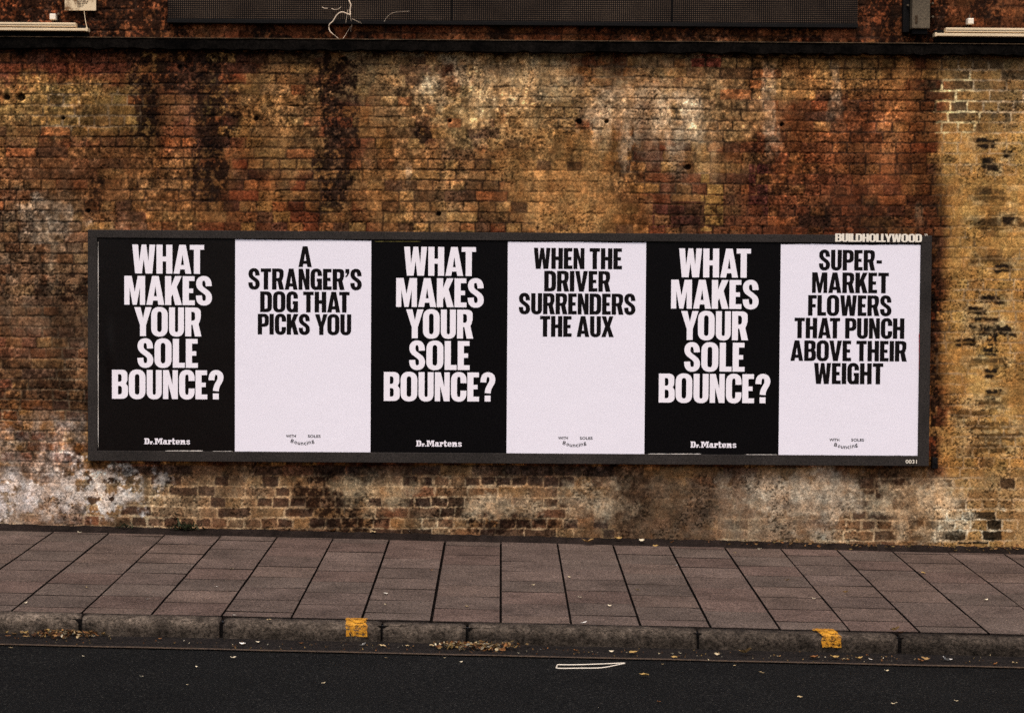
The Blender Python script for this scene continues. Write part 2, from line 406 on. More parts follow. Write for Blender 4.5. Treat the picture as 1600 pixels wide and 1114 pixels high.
for (u, v, ru) in ((98, 185, 5), (280, 105, 6), (1222, 195, 6), (905, 190, 8), (948, 190, 6), (685, 335, 6), (703, 189, 5), (137, 330, 6), (10, 153, 9), (32, 153, 11), (400, 186, 6), (1075, 262, 9), (538, 92, 9), (10, 153, 9)):
    hole = np.maximum(hole, blob(u, v, ru * .55, ru * .5, .4, .05, 150, .3))
col = lerp(col, L3(16, 11, 9), hole * .9)
# grain of the surface itself
calm = 1 - .4 * pier - .35 * foot * (1 - pier)
gr = 1 + 1.25 * calm * (fbm(X, Z, .013, 160, 2, .8) - .5)
gr2 = np.exp(1.25 * calm * (fbm(X, Z, .055, 164, 4, .75) - .5))
hot = ss(.42, .62, fbm(X, Z, .5, 190, 3)) * (1 - .7 * pier) * (1 - .7 * foot)      # crusted, crumbling areas are coarser
gr3 = np.exp(3.4 * hot * (fbm(X, Z, .028, 194, 3, .8) - .5))
run = fbm(X, Z * .22, .13, 212, 5, .62) - .5                        # rain runs: long in z, narrow in x
run2 = fbm(X, Z * .30, .42, 218, 4, .6) - .5
gr4 = np.exp((1.7 * run + 1.2 * run2) * (1 - .45 * pier) * (1 - .3 * foot))
col = col * (gr * gr2 * gr3 * gr4)[:, None]
hue = (fbm(X, Z, .07, 198, 4, .7) - .5) - .8 * run2                 # mottling between red and gold
col = col * np.stack([1 + .30 * hue, 1 - .12 * hue, 1 - .5 * hue], 1)
bed = (1 - ss(.004, .010, np.minimum(zw + 1 - ci * CH, 9) )) * ss(.42, .58, vn(X, Z, .35, 202) * .6 + vn(X, Z, .12, 203) * .4) * (1 - foot) * (1 - .75 * pier)  # weathered bed joints, their shadow lines painted into the colour
col = col * (1 - .27 * bed)[:, None]
perp = (1 - ss(.003, .009, dx)) * ss(.45, .62, vn(X, Z, .3, 204) * .6 + vn(X, Z, .1, 205) * .4) * (1 - foot) * (1 - .8 * pier)
col = col * (1 - .42 * perp)[:, None]
lum = (col @ np.array([.3, .55, .15]))[:, None]
col = lum * np.array([1.1, 1.0, .82]) * .05 + col * .98
pit = ss(.66, .78, vn(X, Z, .011, 170)) * ss(.45, .6, fbm(X, Z, .2, 171, 3))
col = col * (1 - .65 * pit)[:, None]
col = col * WALL_GAIN if 'WALL_GAIN' in globals() else col
col = np.clip(col, .002, .9)
deep = np.clip(.25 + .75 * ss(.4, .62, fbm(X, Z, .28, 206, 4)), 0, 1) * (1 - .85 * np.clip(sm + foot * .8 + pier * .8, 0, 1))
hgt = .0065 * brickm * deep + .004 * (B[:, 4] - .5) * brickm + .006 * (fbm(X, Z, .05, 180, 4) - .5) - .004 * pit - .03 * hole + .002 * (vn(X, Z, .011, 181) - .5)
hgt += .012 * (fbm(X, Z, 1.4, 185, 3) - .5)
Y = -(hgt - .006)
me = bpy.data.meshes.new('brick_wall')
nv = nx * nz
idx = np.arange(nv).reshape(nz, nx)
quads = np.stack([idx[:-1, :-1], idx[:-1, 1:], idx[1:, 1:], idx[1:, :-1]], -1).reshape(-1, 4)
x0, x1, z0, z1 = gx[0], gx[-1], gz[0], gz[-1]
bx = np.array([(x0, .03, z0), (x1, .03, z0), (x1, .55, z0), (x0, .55, z0), (x0, .03, z1), (x1, .03, z1), (x1, .55, z1), (x0, .55, z1)])
bq = np.array([(0, 3, 2, 1), (4, 5, 6, 7), (1, 2, 6, 5), (2, 3, 7, 6), (3, 0, 4, 7)]) + nv
allv = np.concatenate([np.stack([X, Y, Z], 1), bx]); allq = np.concatenate([quads, bq])
me.vertices.add(len(allv)); me.vertices.foreach_set('co', allv.astype(np.float32).ravel())
me.loops.add(allq.size); me.loops.foreach_set('vertex_index', allq.astype(np.int32).ravel())
me.polygons.add(len(allq)); me.polygons.foreach_set('loop_start', np.arange(0, allq.size, 4, dtype=np.int32))
me.update(calc_edges=True); me.validate()
me.polygons.foreach_set('use_smooth', np.ones(len(allq), bool))
ca = me.color_attributes.new('Col', 'FLOAT_COLOR', 'POINT')
c4 = np.ones((len(allv), 4), np.float32); c4[:nv, :3] = col; c4[nv:, :3] = lin(90, 60, 40)
ca.data.foreach_set('color', c4.ravel())
me.materials.append(M['brick'])
wall = bpy.data.objects.new('brick_wall', me); COL.objects.link(wall); wall['org'] = (0, 0, 0)
tag(wall, 'long stained brown brick wall with dark soot streaks behind the poster board', 'wall')

# projecting stone course near the top, with its lead edge
zc1 = W(785, 66.5).z; zc0 = W(785, 82).z
def wavy_bar(xa, xb, ya, yb, za, zb, step=.06, amp=.004, seed=1, bot=.006):
    r_ = random.Random(seed); n = int((xb - xa) / step); vs = []; fs = []
    for i in range(n + 1):
        x = xa + (xb - xa) * i / n
        a, b, c_ = (r_.uniform(-amp, amp) for _ in range(3)); d = r_.uniform(-bot, bot)
        vs += [(x, ya + a, za + d), (x, ya + a, zb + b * .4), (x, yb, zb + b * .4), (x, yb, za + d)]
        if i: 
            o = (i - 1) * 4
            fs += [(o, o + 4, o + 5, o + 1), (o + 1, o + 5, o + 6, o + 2), (o + 2, o + 6, o + 7, o + 3), (o + 3, o + 7, o + 4, o)]
    fs += [(0, 1, 2, 3), (n * 4, n * 4 + 3, n * 4 + 2, n * 4 + 1)]
    return vs, fs
vs, fs = wavy_bar(-7.5, 7.5, -.075, .02, zc0, zc1, .05, .004, 3, .008)
mk('stone_course', vs, fs, M['stone'], (0, 0, zc0), wall)
vs, fs = wavy_bar(-7.5, 7.5, -.082, .02, zc1 + .003, zc1 + .0085, .045, .0015, 4, .0012)
mk('lead_flashing', vs, fs, M['lead'], (0, 0, zc1), wall)

# ------------------------------------------------------------------ ground, road, gutter, pavement, kerb
gm = grain('earth', (.06, .05, .04), .3, 4, .95, .3)
tag(mk('ground', [(-400, -400, -1.2), (400, -400, -1.2), (400, 400, -1.2), (-400, 400, -1.2)], [(0, 1, 2, 3)], gm), kind='structure')
m, t, b = newmat('asphalt', (.02, .02, .02), .9, .08); v = coords(t)
n1 = noise(t, v, 80, 3, .85); n2 = noise(t, v, 1.6, 6, .6); n3 = noise(t, coords(t, (1, 3, 1)), 34, 4, .75)
c = ramp(t, n1, [(.30, lin(4, 4, 4)), (.46, lin(11, 11, 11)), (.60, lin(25, 24, 22)), (.74, lin(88, 84, 78))])
c = mul(t, c, ramp(t, n2, [(.3, (.72,) * 3), (.7, (1.25,) * 3)])); c = mul(t, c, ramp(t, n3, [(.3, (.7,) * 3), (.7, (1.3,) * 3)]))
t.links.new(c, b.inputs['Base Color']); bump(t, b, n1, .6, .008); M['asphalt'] = m
yl = Q(785, 1026).y                     # yellow line
xs = [-60, 60]
tag(mk('road', [(x, y, road_z(x, y)) for y in (-60, YK + .02) for x in xs], [(0, 1, 3, 2)], M['asphalt']), kind='structure')
m, t, b = newmat('gutter_concrete', (.03, .03, .03), .9, .1); v = coords(t)
c = ramp(t, noise(t, v, 80, 3, .85), [(.3, lin(8, 7, 7)), (.5, lin(26, 22, 20)), (.7, lin(62, 53, 47))])
c = mul(t, c, ramp(t, noise(t, coords(t, (1, 2.5, 1)), 5, 5, .7), [(.3, (.55,) * 3), (.7, (1.35,) * 3)]))
t.links.new(c, b.inputs['Base Color']); bump(t, b, noise(t, v, 120, 3, .8), .5, .006); M['gutter'] = m
nseg = 240
def strip(y0f, y1f, zoff, xa=-14, xb=14, n=nseg):
    vs = []; fs = []
    for i in range(n + 1):
        x = xa + (xb - xa) * i / n
        vs += [(x, y0f(x), road_z(x, 0) + zoff), (x, y1f(x), road_z(x, 0) + zoff)]
        if i: fs.append((2 * i - 2, 2 * i, 2 * i + 1, 2 * i - 1))
    return vs, fs
jr = random.Random(5); jit = {}
def jy(x, a, k=0):
    return a * math.sin(x * 7.3 + k) * .5 + a * math.sin(x * 17.1 + 2 * k) * .35 + a * math.sin(x * 41 + k) * .25
vs, fs = strip(lambda x: yl + .02 + jy(x, .012), lambda x: YK + .03, .004)
tag(mk('gutter', vs, fs, M['gutter']), kind='structure')
m, t, b = newmat('worn_yellow_line', (.1, .08, .03), .8, .3); v = coords(t)
c = ramp(t, noise(t, v, 60, 4, .8), [(.32, lin(26, 21, 18)), (.5, lin(70, 55, 42)), (.7, lin(112, 88, 64))])
t.links.new(c, b.inputs['Base Color']); M['yline'] = m
vs, fs = strip(lambda x: yl - .020 + jy(x, .006, 1), lambda x: yl + .018 + jy(x, .006, 2), .008)
tag(mk('yellow_line', vs, fs, M['yline']), kind='structure')

# pavement: slabs in columns towards the kerb, staggered by half
PITCHX = .3925; XJ = W(783, 840).x
YS0, YS1 = -.24, YK + .125              # first and last slab edge
pv = MB(); sr = random.Random(21)
pv.add([(-16, YS1 - .01, pave_z(-16, YS1) - .022), (16, YS1 - .01, pave_z(16, YS1) - .022), (16, .06, pave_z(16, 0) - .022), (-16, .06, pave_z(-16, 0) - .022)], [(0, 1, 2, 3)], lin(20, 15, 13))
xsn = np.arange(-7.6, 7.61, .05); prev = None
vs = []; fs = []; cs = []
for i, x in enumerate(xsn):             # dark strip along the foot of the wall
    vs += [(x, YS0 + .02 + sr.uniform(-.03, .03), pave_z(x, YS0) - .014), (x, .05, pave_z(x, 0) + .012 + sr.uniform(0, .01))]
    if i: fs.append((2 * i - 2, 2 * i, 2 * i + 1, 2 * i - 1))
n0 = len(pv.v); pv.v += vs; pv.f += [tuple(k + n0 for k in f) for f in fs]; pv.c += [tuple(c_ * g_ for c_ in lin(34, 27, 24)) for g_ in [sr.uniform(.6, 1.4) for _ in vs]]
for ic in range(-20, 20):
    xa = XJ + ic * PITCHX; xb = xa + PITCHX
    off = sr.choice((.25, .5, .75)) if ic % 2 else sr.uniform(0, .12)
    y = YS0 - off * PITCHX; cuts = [YS0]
    while y > YS1 + .12:
        cuts.append(y); y -= PITCHX * sr.uniform(.97, 1.03)
    cuts.append(YS1)
    cx_ = .5 * (xa + xb); hw = PITCHX / 2
    wide = sr.uniform(.005, .009)
    for k in range(len(cuts) - 1):
        ya, yb = cuts[k], cuts[k + 1]
        if ya - yb < .03: continue
        gap = sr.choice((.003, .005, .007, .010))
        dzs = [sr.uniform(-.002, .002) for _ in range(4)]
        x_a, x_b, y_a, y_b = xa + wide, xb - wide, ya - gap, yb + gap
        red = sr.random()
        cb = [(93, 78, 70), (91, 77, 69), (95, 80, 72), (93, 76, 68), (90, 77, 69), (96, 80, 71)][int(red * 6)]
        f_ = sr.uniform(.95, 1.04); cc_ = lin(*[c_ * f_ for c_ in cb])
        topv = [(x_a, y_b, pave_z(x_a, y_b) + dzs[0]), (x_b, y_b, pave_z(x_b, y_b) + dzs[1]), (x_b, y_a, pave_z(x_b, y_a) + dzs[2]), (x_a, y_a, pave_z(x_a, y_a) + dzs[3])]
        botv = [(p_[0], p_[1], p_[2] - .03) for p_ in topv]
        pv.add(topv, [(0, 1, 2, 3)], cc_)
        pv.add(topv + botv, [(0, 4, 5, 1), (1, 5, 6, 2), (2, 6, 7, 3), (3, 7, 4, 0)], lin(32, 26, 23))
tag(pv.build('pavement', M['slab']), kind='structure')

# kerb: granite-like stones with rounded noses
def kx(px): return P(px, 978 + (px - 785) * .0244).x
joints = [kx(p_) for p_ in (126, 346, 597, 730, 1090, 1406)]
a0 = joints[0]
while a0 > -12: a0 -= rng.choice((.8, .9, .75)); joints.insert(0, a0)
a1 = joints[-1]
while a1 < 12: a1 += rng.choice((.8, .9, 1.1)); joints.append(a1)
KW = .125
prof = [(KW, -.03), (KW, 0.0), (.06, .001), (.035, -.002), (.016, -.010), (.005, -.022), (0, -.038), (-.003, -.07), (-.006, -KH - .02)]
def kerb_pt(x, k, grow=0.0, nz_=0.0):
    dy, dzz = prof[k]
    return (x, YK + dy - grow * .7 + nz_, pave_z(x, YK) + dzz + grow * (1 if k < 6 else .3))
kb = MB(); kr = random.Random(8)
for j in range(len(joints) - 1):
    xa, xb = joints[j] + kr.uniform(.005, .014), joints[j + 1] - kr.uniform(.005, .012)
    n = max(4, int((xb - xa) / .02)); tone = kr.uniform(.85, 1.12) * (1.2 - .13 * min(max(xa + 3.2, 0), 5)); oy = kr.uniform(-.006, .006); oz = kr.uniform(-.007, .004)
    base = len(kb.v); m_ = len(prof)
    for i in range(n + 1):
        x = xa + (xb - xa) * i / n; e = min(i, n - i)
        rd = .010 if e == 0 else (.003 if e == 1 else 0)
        wob = .0035 * math.sin(x * 9 + j)
        for k in range(m_):
            p_ = kerb_pt(x, k)
            nn = kr.uniform(-.0025, .0025)
            kb.v.append((p_[0], p_[1] + oy + wob + nn + (rd if k > 3 else 0), p_[2] + oz + kr.uniform(-.0015, .0015) - (rd * .6 if k < 6 else 0)))
            f_ = tone * kr.uniform(.85, 1.15) * (.45 + 1.1 * float(fbm(np.array([x]), np.array([k * .03]), .11, 210, 3)[0])) * (1.25 if 3 <= k <= 5 else 1)  # mottled tone, with a highlight along the nose put into the colour
            darker = .62 if k >= 7 else 1.0       # lower face toned down towards the gutter
            kb.c.append(tuple(c_ * f_ * darker for c_ in lin(76, 66, 57)))
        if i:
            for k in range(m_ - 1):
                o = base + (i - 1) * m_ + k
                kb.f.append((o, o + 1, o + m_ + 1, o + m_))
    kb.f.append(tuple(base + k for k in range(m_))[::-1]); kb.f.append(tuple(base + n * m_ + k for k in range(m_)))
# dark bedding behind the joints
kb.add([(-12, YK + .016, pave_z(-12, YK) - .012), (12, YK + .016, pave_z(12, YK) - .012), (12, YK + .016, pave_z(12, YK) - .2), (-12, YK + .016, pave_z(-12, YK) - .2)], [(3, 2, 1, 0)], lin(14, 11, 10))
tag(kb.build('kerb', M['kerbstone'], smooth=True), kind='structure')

# yellow blips painted over the kerb
m, t, b = newmat('worn_yellow_paint', lin(205, 140, 30), .7, .3); v = coords(t)
c = ramp(t, noise(t, v, 45, 4, .7), [(.3, lin(136, 84, 18)), (.5, lin(196, 132, 24)), (.75, lin(212, 156, 52))])
t.links.new(c, b.inputs['Base Color'])
al = ramp(t, noise(t, coords(t, (.7, 1, 1.6)), 42, 6, .8), [(.41, (0, 0, 0)), (.53, (1, 1, 1))]); t.links.new(al, b.inputs['Alpha']); M['blip'] = m
def blip(px0, px1, py_top, skew, label):
    xa, xb = P(px0, 985).x, P(px1, 985).x
    vs = []; fs = []
    ys = [YK + KW + .012] if py_top else []
    rows = []
    for k in range(1, len(prof) - 1): rows.append(k)
    n = 12; br_ = random.Random(int(px0))
    yt = P(.5 * (px0 + px1), py_top).y
    for r_ in range(len(rows) + 2):
        for i in range(n + 1):
            if r_ < 2:
                f_ = r_ / 2; y = yt + (YK + KW - yt) * f_; x = xa + (xb - xa) * i / n - skew * (1 - .35 * f_)
                z = pave_z(x, y) + .0055
            else:
                k = rows[r_ - 2]; x = xa + (xb - xa) * i / n - skew * max(0, .65 - .16 * (k - 1)); p_ = kerb_pt(x, k, .012); y, z = p_[1], p_[2]
                if k == len(prof) - 2: z -= .005
            if i in (0, n): x += br_.uniform(-.008, .008)
            vs.append((x, y, z))
    for r_ in range(len(rows) + 1):
        for i in range(n):
            o = r_ * (n + 1) + i; fs.append((o, o + n + 1, o + n + 2, o + 1))
    o = mk('kerb_marking', vs, fs, M['blip'], (.5 * (xa + xb), YK, pave_z(xa, YK)))
    tag(o, label, 'road marking', 'yellow paint marks on the kerb')
blip(535, 569, 968, .0, 'square yellow paint mark on the kerb below the black middle-left poster')
blip(1280, 1309, 987, .045, 'slanted yellow paint mark on the kerb at the right, beneath the flowers poster')

# ------------------------------------------------------------------ poster board
BY = -.075                               # front of the frame
PY = -.064                               # paper
pt = lambda px, py: W(px, py, PY)
ZT, ZB = pt(785, 377).z, pt(785, 709).z  # paper top and bottom
FL, FR = W(137, 540, BY).x, W(1454, 540, BY).x
ILx, IRx = W(151.5, 540, BY).x, W(1437, 540, BY).x
FT, FB = W(785, 363.5, BY).z, W(785, 724, BY).z
IT, IB = W(785, 376, BY).z, W(785, 708, BY).z
board = empty('poster_board', ((FL + FR) / 2, 0, FB))
tag(board, 'long charcoal framed poster board fixed to the brick wall', 'poster board')
bo = board['org']
def part(name, args, mat, bevel=.004):
    mb = MB(); mb.box(*args, b=bevel); return mb.build(name, mat, parent=board)
part('back_panel', (FL + .02, PY + .004, FB + .02, FR - .02, -.012, FT - .02), M['black_metal'], 0)
part('top_rail', (FL, BY, IT, FR, .015, FT), M['frame'])
part('bottom_rail', (FL, BY, FB, FR, .015, IB), M['frame'])
part('side_rail', (FL, BY + .001, IB, ILx, .015, IT), M['frame'], .003)
part('side_rail', (IRx, BY + .001, IB, FR, .015, IT), M['frame'], .003)
mb = MB(); c0 = W(1457, 722, -.03); mb.box(c0.x - .005, -.05, c0.z - .045, c0.x + .035, .015, c0.z + .035, b=.006)
mb.tube([(c0.x + .015, -.055, c0.z), (c0.x + .015, -.07, c0.z)], .009, 8)
mb.build('fixing_bracket', M['black_metal'], parent=board)

# ---- letters
def bez(p0, p1, p2, p3, n=9):
    out = []
    for i in range(n):
        s = i / n; a = (1 - s) ** 3; b = 3 * (1 - s) ** 2 * s; c = 3 * (1 - s) * s * s; d = s ** 3
        out.append((a * p0[0] + b * p1[0] + c * p2[0] + d * p3[0], a * p0[1] + b * p1[1] + c * p2[1] + d * p3[1]))
    return out
def path(*segs):
    out = []
    for s in segs: out += bez(*s)
    out.append(segs[-1][3]); return out
def sweep(pts, tv=.215, th=.165, cut0=0., cut1=0.):
    l, r_ = [], []
    n = len(pts)
    for i, p in enumerate(pts):
        q0 = pts[max(i - 1, 0)]; q1 = pts[min(i + 1, n - 1)]
        dx_, dy_ = q1[0] - q0[0], q1[1] - q0[1]; ln = math.hypot(dx_, dy_) or 1; dx_ /= ln; dy_ /= ln
        h = .5 * math.sqrt((tv * dy_) ** 2 + (th * dx_) ** 2 + 1e-9) if abs(dx_) < 1e9 else 0
        h = .5 * (tv * dy_ * dy_ + th * dx_ * dx_ + .35 * (tv + th) * abs(dx_ * dy_) * .0)
        h = max(h, .5 * min(tv, th))
        ox, oy = -dy_ * h, dx_ * h
        c_ = cut0 if i == 0 else (cut1 if i == n - 1 else 0)
        l.append((p[0] + ox + dx_ * c_, p[1] + oy + dy_ * c_)); r_.append((p[0] - ox - dx_ * c_, p[1] - oy - dy_ * c_))
    return l + r_[::-1]
def rr(x0, y0, x1, y1, rx, ry, cs=(1, 1, 1, 1), n=9):
    # corners: bottom-left, bottom-right, top-right, top-left
    out = []
    K = [((x0, y0), 180, (x0 + rx, y0 + ry)), ((x1, y0), 270, (x1 - rx, y0 + ry)), ((x1, y1), 0, (x1 - rx, y1 - ry)), ((x0, y1), 90, (x0 + rx, y1 - ry))]
    for on, (cr, a, ce) in zip(cs, K):
        if not on: out.append(cr); continue
        for i in range(n + 1):
            q = math.radians(a + 90 * i / n); cx, sy = math.cos(q), math.sin(q); e = .86
            out.append((ce[0] + rx * math.copysign(abs(cx) ** e, cx), ce[1] + ry * math.copysign(abs(sy) ** e, sy)))
    return out
S_ = .215; B_ = .165
def gl():
    G = {}
    G['I'] = (.215, [[[(0, 0), (S_, 0), (S_, 1), (0, 1)]]])
    G['H'] = (.555, [[[(0, 0), (S_, 0), (S_, .42), (.34, .42), (.34, 0), (.555, 0), (.555, 1), (.34, 1), (.34, .59), (S_, .59), (S_, 1), (0, 1)]]])
    G['E'] = (.42, [[[(0, 0), (.42, 0), (.42, B_), (S_, B_), (S_, .42), (.365, .42), (.365, .575), (S_, .575), (S_, 1 - B_), (.41, 1 - B_), (.41, 1), (0, 1)]]])
    G['F'] = (.40, [[[(0, 0), (S_, 0), (S_, .40), (.365, .40), (.365, .56), (S_, .56), (S_, 1 - B_), (.41, 1 - B_), (.41, 1), (0, 1)]]])
    G['L'] = (.41, [[[(0, 0), (.42, 0), (.42, .17), (S_, .17), (S_, 1), (0, 1)]]])
    G['T'] = (.50, [[[(.143, 0), (.357, 0), (.357, 1 - B_), (.50, 1 - B_), (.50, 1), (0, 1), (0, 1 - B_), (.143, 1 - B_)]]])
    G['N'] = (.53, [[[(0, 0), (.19, 0), (.19, .52), (.325, 0), (.53, 0), (.53, 1), (.34, 1), (.34, .50), (.205, 1), (0, 1)]]])
    G['M'] = (.72, [[[(0, 0), (.18, 0), (.18, .60), (.29, 0), (.43, 0), (.54, .60), (.54, 0), (.72, 0), (.72, 1), (.465, 1), (.36, .45), (.255, 1), (0, 1)]]])
    G['W'] = (.80, [[[(.10, 0), (.335, 0), (.40, .50), (.465, 0), (.70, 0), (.80, 1), (.60, 1), (.565, .42), (.49, 1), (.325, 1), (.245, .42), (.205, 1), (0, 1)]]])
    G['V'] = (.61, [[[(.19, 0), (.42, 0), (.61, 1), (.395, 1), (.305, .36), (.215, 1), (0, 1)]]])
    G['A'] = (.62, [[[(0, 0), (.205, 0), (.232, .15), (.388, .15), (.415, 0), (.62, 0), (.425, 1), (.195, 1)], [(.258, .30), (.31, .66), (.362, .30)]]])
    G['K'] = (.575, [[[(0, 0), (S_, 0), (S_, .27), (.262, .37), (.35, 0), (.585, 0), (.405, .62), (.575, 1), (.345, 1), (S_, .66), (S_, 1), (0, 1)]]])
    G['X'] = (.60, [[[(0, 0), (.215, 0), (.298, .30), (.38, 0), (.61, 0), (.425, .515), (.59, 1), (.38, 1), (.305, .72), (.23, 1), (.01, 1), (.18, .515)]]])
    G['Y'] = (.62, [[[(.205, 0), (.42, 0), (.42, .38), (.62, 1), (.40, 1), (.315, .62), (.225, 1), (0, 1), (.205, .38)]]])
    G['O'] = (.595, [[rr(0, -.012, .595, 1.012, .2975, .30), rr(.215, .145, .38, .855, .0825, .11)[::-1]]])
    G['D'] = (.565, [[rr(0, 0, .565, 1, .27, .27, (0, 1, 1, 0)), rr(.215, .16, .352, .84, .10, .12, (0, 1, 1, 0))[::-1]]])
    G['U'] = (.535, [[[(0, 1)] + [(0, .26)] + rr(0, -.012, .535, .6, .2675, .27)[1:20] + [(.535, 1), (.325, 1)] + [(p[0], p[1]) for p in rr(.212, .145, .325, .5, .056, .08)[1:20]][::-1] + [(.212, 1)]]])
    top_b = [q for q in rr(.2, .50, .545, 1, .225, .2)]
    def bowl(x, y0, y1, rx, ry, n=9):      # right half of a bowl, from bottom to top
        return [q for q in rr(x - 2 * rx - .01, y0, x, y1, rx, ry, n=n)[n + 1:3 * n + 3]]
    G['P'] = (.53, [[[(0, 0), (S_, 0), (S_, .375)] + bowl(.545, .375, 1, .24, .22) + [(0, 1)], [(S_, .53)] + bowl(.345, .53, .85, .085, .10) + [(S_, .85)]]])
    G['R'] = (.565, [[[(0, 0), (S_, 0), (S_, .40), (.262, .40), (.345, 0), (.58, 0), (.475, .43)] + [(.52, .52)] + bowl(.555, .50, 1, .23, .17)[6:] + [(0, 1)], [(S_, .545)] + bowl(.352, .545, .85, .085, .10) + [(S_, .85)]]])
    G['B'] = (.555, [[[(0, 0)] + bowl(.57, 0, .56, .24, .20)[:14] + [(.495, .525)] + bowl(.55, .50, 1, .22, .17)[7:] + [(0, 1)], [(S_, .15)] + bowl(.355, .15, .445, .085, .10) + [(S_, .445)], [(S_, .585)] + bowl(.343, .585, .85, .08, .09) + [(S_, .85)]]])
    Cc = path(((.447, .63), (.447, .63), (.447, .70), (.447, .72)), ((.447, .72), (.447, .87), (.38, .93), (.283, .93)), ((.283, .93), (.17, .93), (.1075, .86), (.1075, .70)), ((.1075, .70), (.1075, .55), (.1075, .45), (.1075, .30)),
              ((.1075, .30), (.1075, .14), (.17, .07), (.283, .07)), ((.283, .07), (.38, .07), (.447, .13), (.447, .28)), ((.447, .28), (.447, .30), (.447, .37), (.447, .37)))
    G['C'] = (.54, [[sweep(Cc, .215, .165)]])
    Gc = path(((.447, .66), (.447, .68), (.447, .70), (.447, .72)), ((.447, .72), (.447, .87), (.38, .93), (.283, .93)), ((.283, .93), (.17, .93), (.1075, .86), (.1075, .70)), ((.1075, .70), (.1075, .55), (.1075, .45), (.1075, .30)),
              ((.1075, .30), (.1075, .14), (.17, .07), (.26, .07)), ((.26, .07), (.36, .07), (.44, .12), (.447, .28)))
    G['G'] = (.555, [[sweep(Gc, .215, .165)], [[(.345, .0), (.5545, .0), (.5545, .535), (.30, .535), (.30, .39), (.345, .39)]]])
    Sc = path(((.437, .66), (.437, .84), (.38, .93), (.272, .93)), ((.272, .93), (.165, .93), (.106, .86), (.106, .745)), ((.106, .745), (.106, .62), (.175, .575), (.272, .505)),
              ((.272, .505), (.37, .435), (.445, .385), (.445, .26)), ((.445, .26), (.445, .14), (.38, .07), (.272, .07)), ((.272, .07), (.16, .07), (.10, .15), (.10, .335)))
    G['S'] = (.55, [[sweep(Sc, .21, .165)]])
    Qc = path(((.105, .66), (.105, .84), (.16, .93), (.265, .93)), ((.265, .93), (.37, .93), (.427, .86), (.427, .75)), ((.427, .75), (.427, .60), (.265, .52), (.262, .285)))
    G['?'] = (.53, [[sweep(Qc, .21, .165)], [[(.155, 0), (.365, 0), (.365, .205), (.155, .205)]]])
    G['-'] = (.30, [[[(.03, .345), (.30, .345), (.30, .50), (.03, .50)]]])
    G["'"] = (.23, [[[(.05, .60), (.135, .66), (.215, .80), (.215, 1), (.02, 1), (.02, .80), (.095, .80), (.085, .72), (.02, .65)]]])
    return G
GL = gl()
KERN = {'AT': -.10, 'TA': -.10, 'AV': -.08, 'AK': -.02, "R'": -.02, "'S": -.01, 'KS': -.03, 'TH': -.0, 'LY': -.1, 'YW': -.02, 'YO': -.06, 'FL': 0, 'HA': -.0, 'WH': 0, 'RA': 0.0, 'OV': -.03, 'VE': -.01, 'RY': 0, 'AU': -.01, 'UX': -.02, 'R-': -.0, 'KE': -.01, 'IV': -.01}
def text_pieces(s, track=.045, space=.20):
    x = 0; out = []; pc = ''
    for ch in s:
        if ch == ' ': x += space; pc = ''; continue
        x += KERN.get(pc + ch, 0)
        wd, pcs = GL[ch]
        for lv, loops in enumerate(pcs):
            out.append((lv, [[(x + p[0], p[1]) for p in lp] for lp in loops]))
        x += wd + track; pc = ch
    xs_ = [p[0] for _, ls in out for l in ls for p in l]
    return out, min(xs_), max(xs_)
def put_text(mb, s, x0, x1, zt, zb, yf, track=.045, space=.20, shear=0.0):
    pcs, a, b_ = text_pieces(s, track, space); sx_ = (x1 - x0) / (b_ - a); sz_ = zt - zb
    for lv, loops in pcs:
        l3 = [[Vector((x0 + (p[0] - a) * sx_, zb + p[1] * sz_, 0)) for p in lp] for lp in loops]
        flat = [v for l in l3 for v in l]
        tris = tessellate_polygon(l3)
        fs = []
        for tr in tris:
            p, q, r_ = (flat[i] for i in tr)
            crs = (q.x - p.x) * (r_.y - p.y) - (q.y - p.y) * (r_.x - p.x)
            fs.append(tuple(tr) if crs > 0 else tuple(tr)[::-1])
        mb.add([(v.x, yf(v.x, v.y) - .0002 * lv, v.y) for v in flat], fs)
def font_mesh(body, size, bold=0.0):
    cu = bpy.data.curves.new('t', 'FONT'); cu.body = body; cu.size = size; cu.offset = bold; cu.resolution_u = 3
    o = bpy.data.objects.new('t', cu); COL.objects.link(o)
    dg = bpy.context.evaluated_depsgraph_get(); m_ = bpy.data.meshes.new_from_object(o.evaluated_get(dg))
    vs = [v.co.copy() for v in m_.vertices]; fs = [tuple(p.vertices) for p in m_.polygons]
    bpy.data.objects.remove(o); bpy.data.curves.remove(cu); bpy.data.meshes.remove(m_)
    return vs, fs
def put_font(mb, body, x0, x1, zt, zb, yf, bold=0.0, ang=0.0):
    vs, fs = font_mesh(body, 1.0, bold)
    xa = min(v.x for v in vs); xb = max(v.x for v in vs); za = min(v.y for v in vs); zb_ = max(v.y for v in vs)
    cx_, cz_ = .5 * (x0 + x1), .5 * (zt + zb); out = []
    for v in vs:
        x = x0 + (v.x - xa) / (xb - xa) * (x1 - x0); z = zb + (v.y - za) / (zb_ - za) * (zt - zb)
        dx_, dz_ = x - cx_, z - cz_
        x = cx_ + dx_ * math.cos(ang) - dz_ * math.sin(ang); z = cz_ + dx_ * math.sin(ang) + dz_ * math.cos(ang)
        out.append((x, yf(x, z), z))
    mb.add(out, fs)

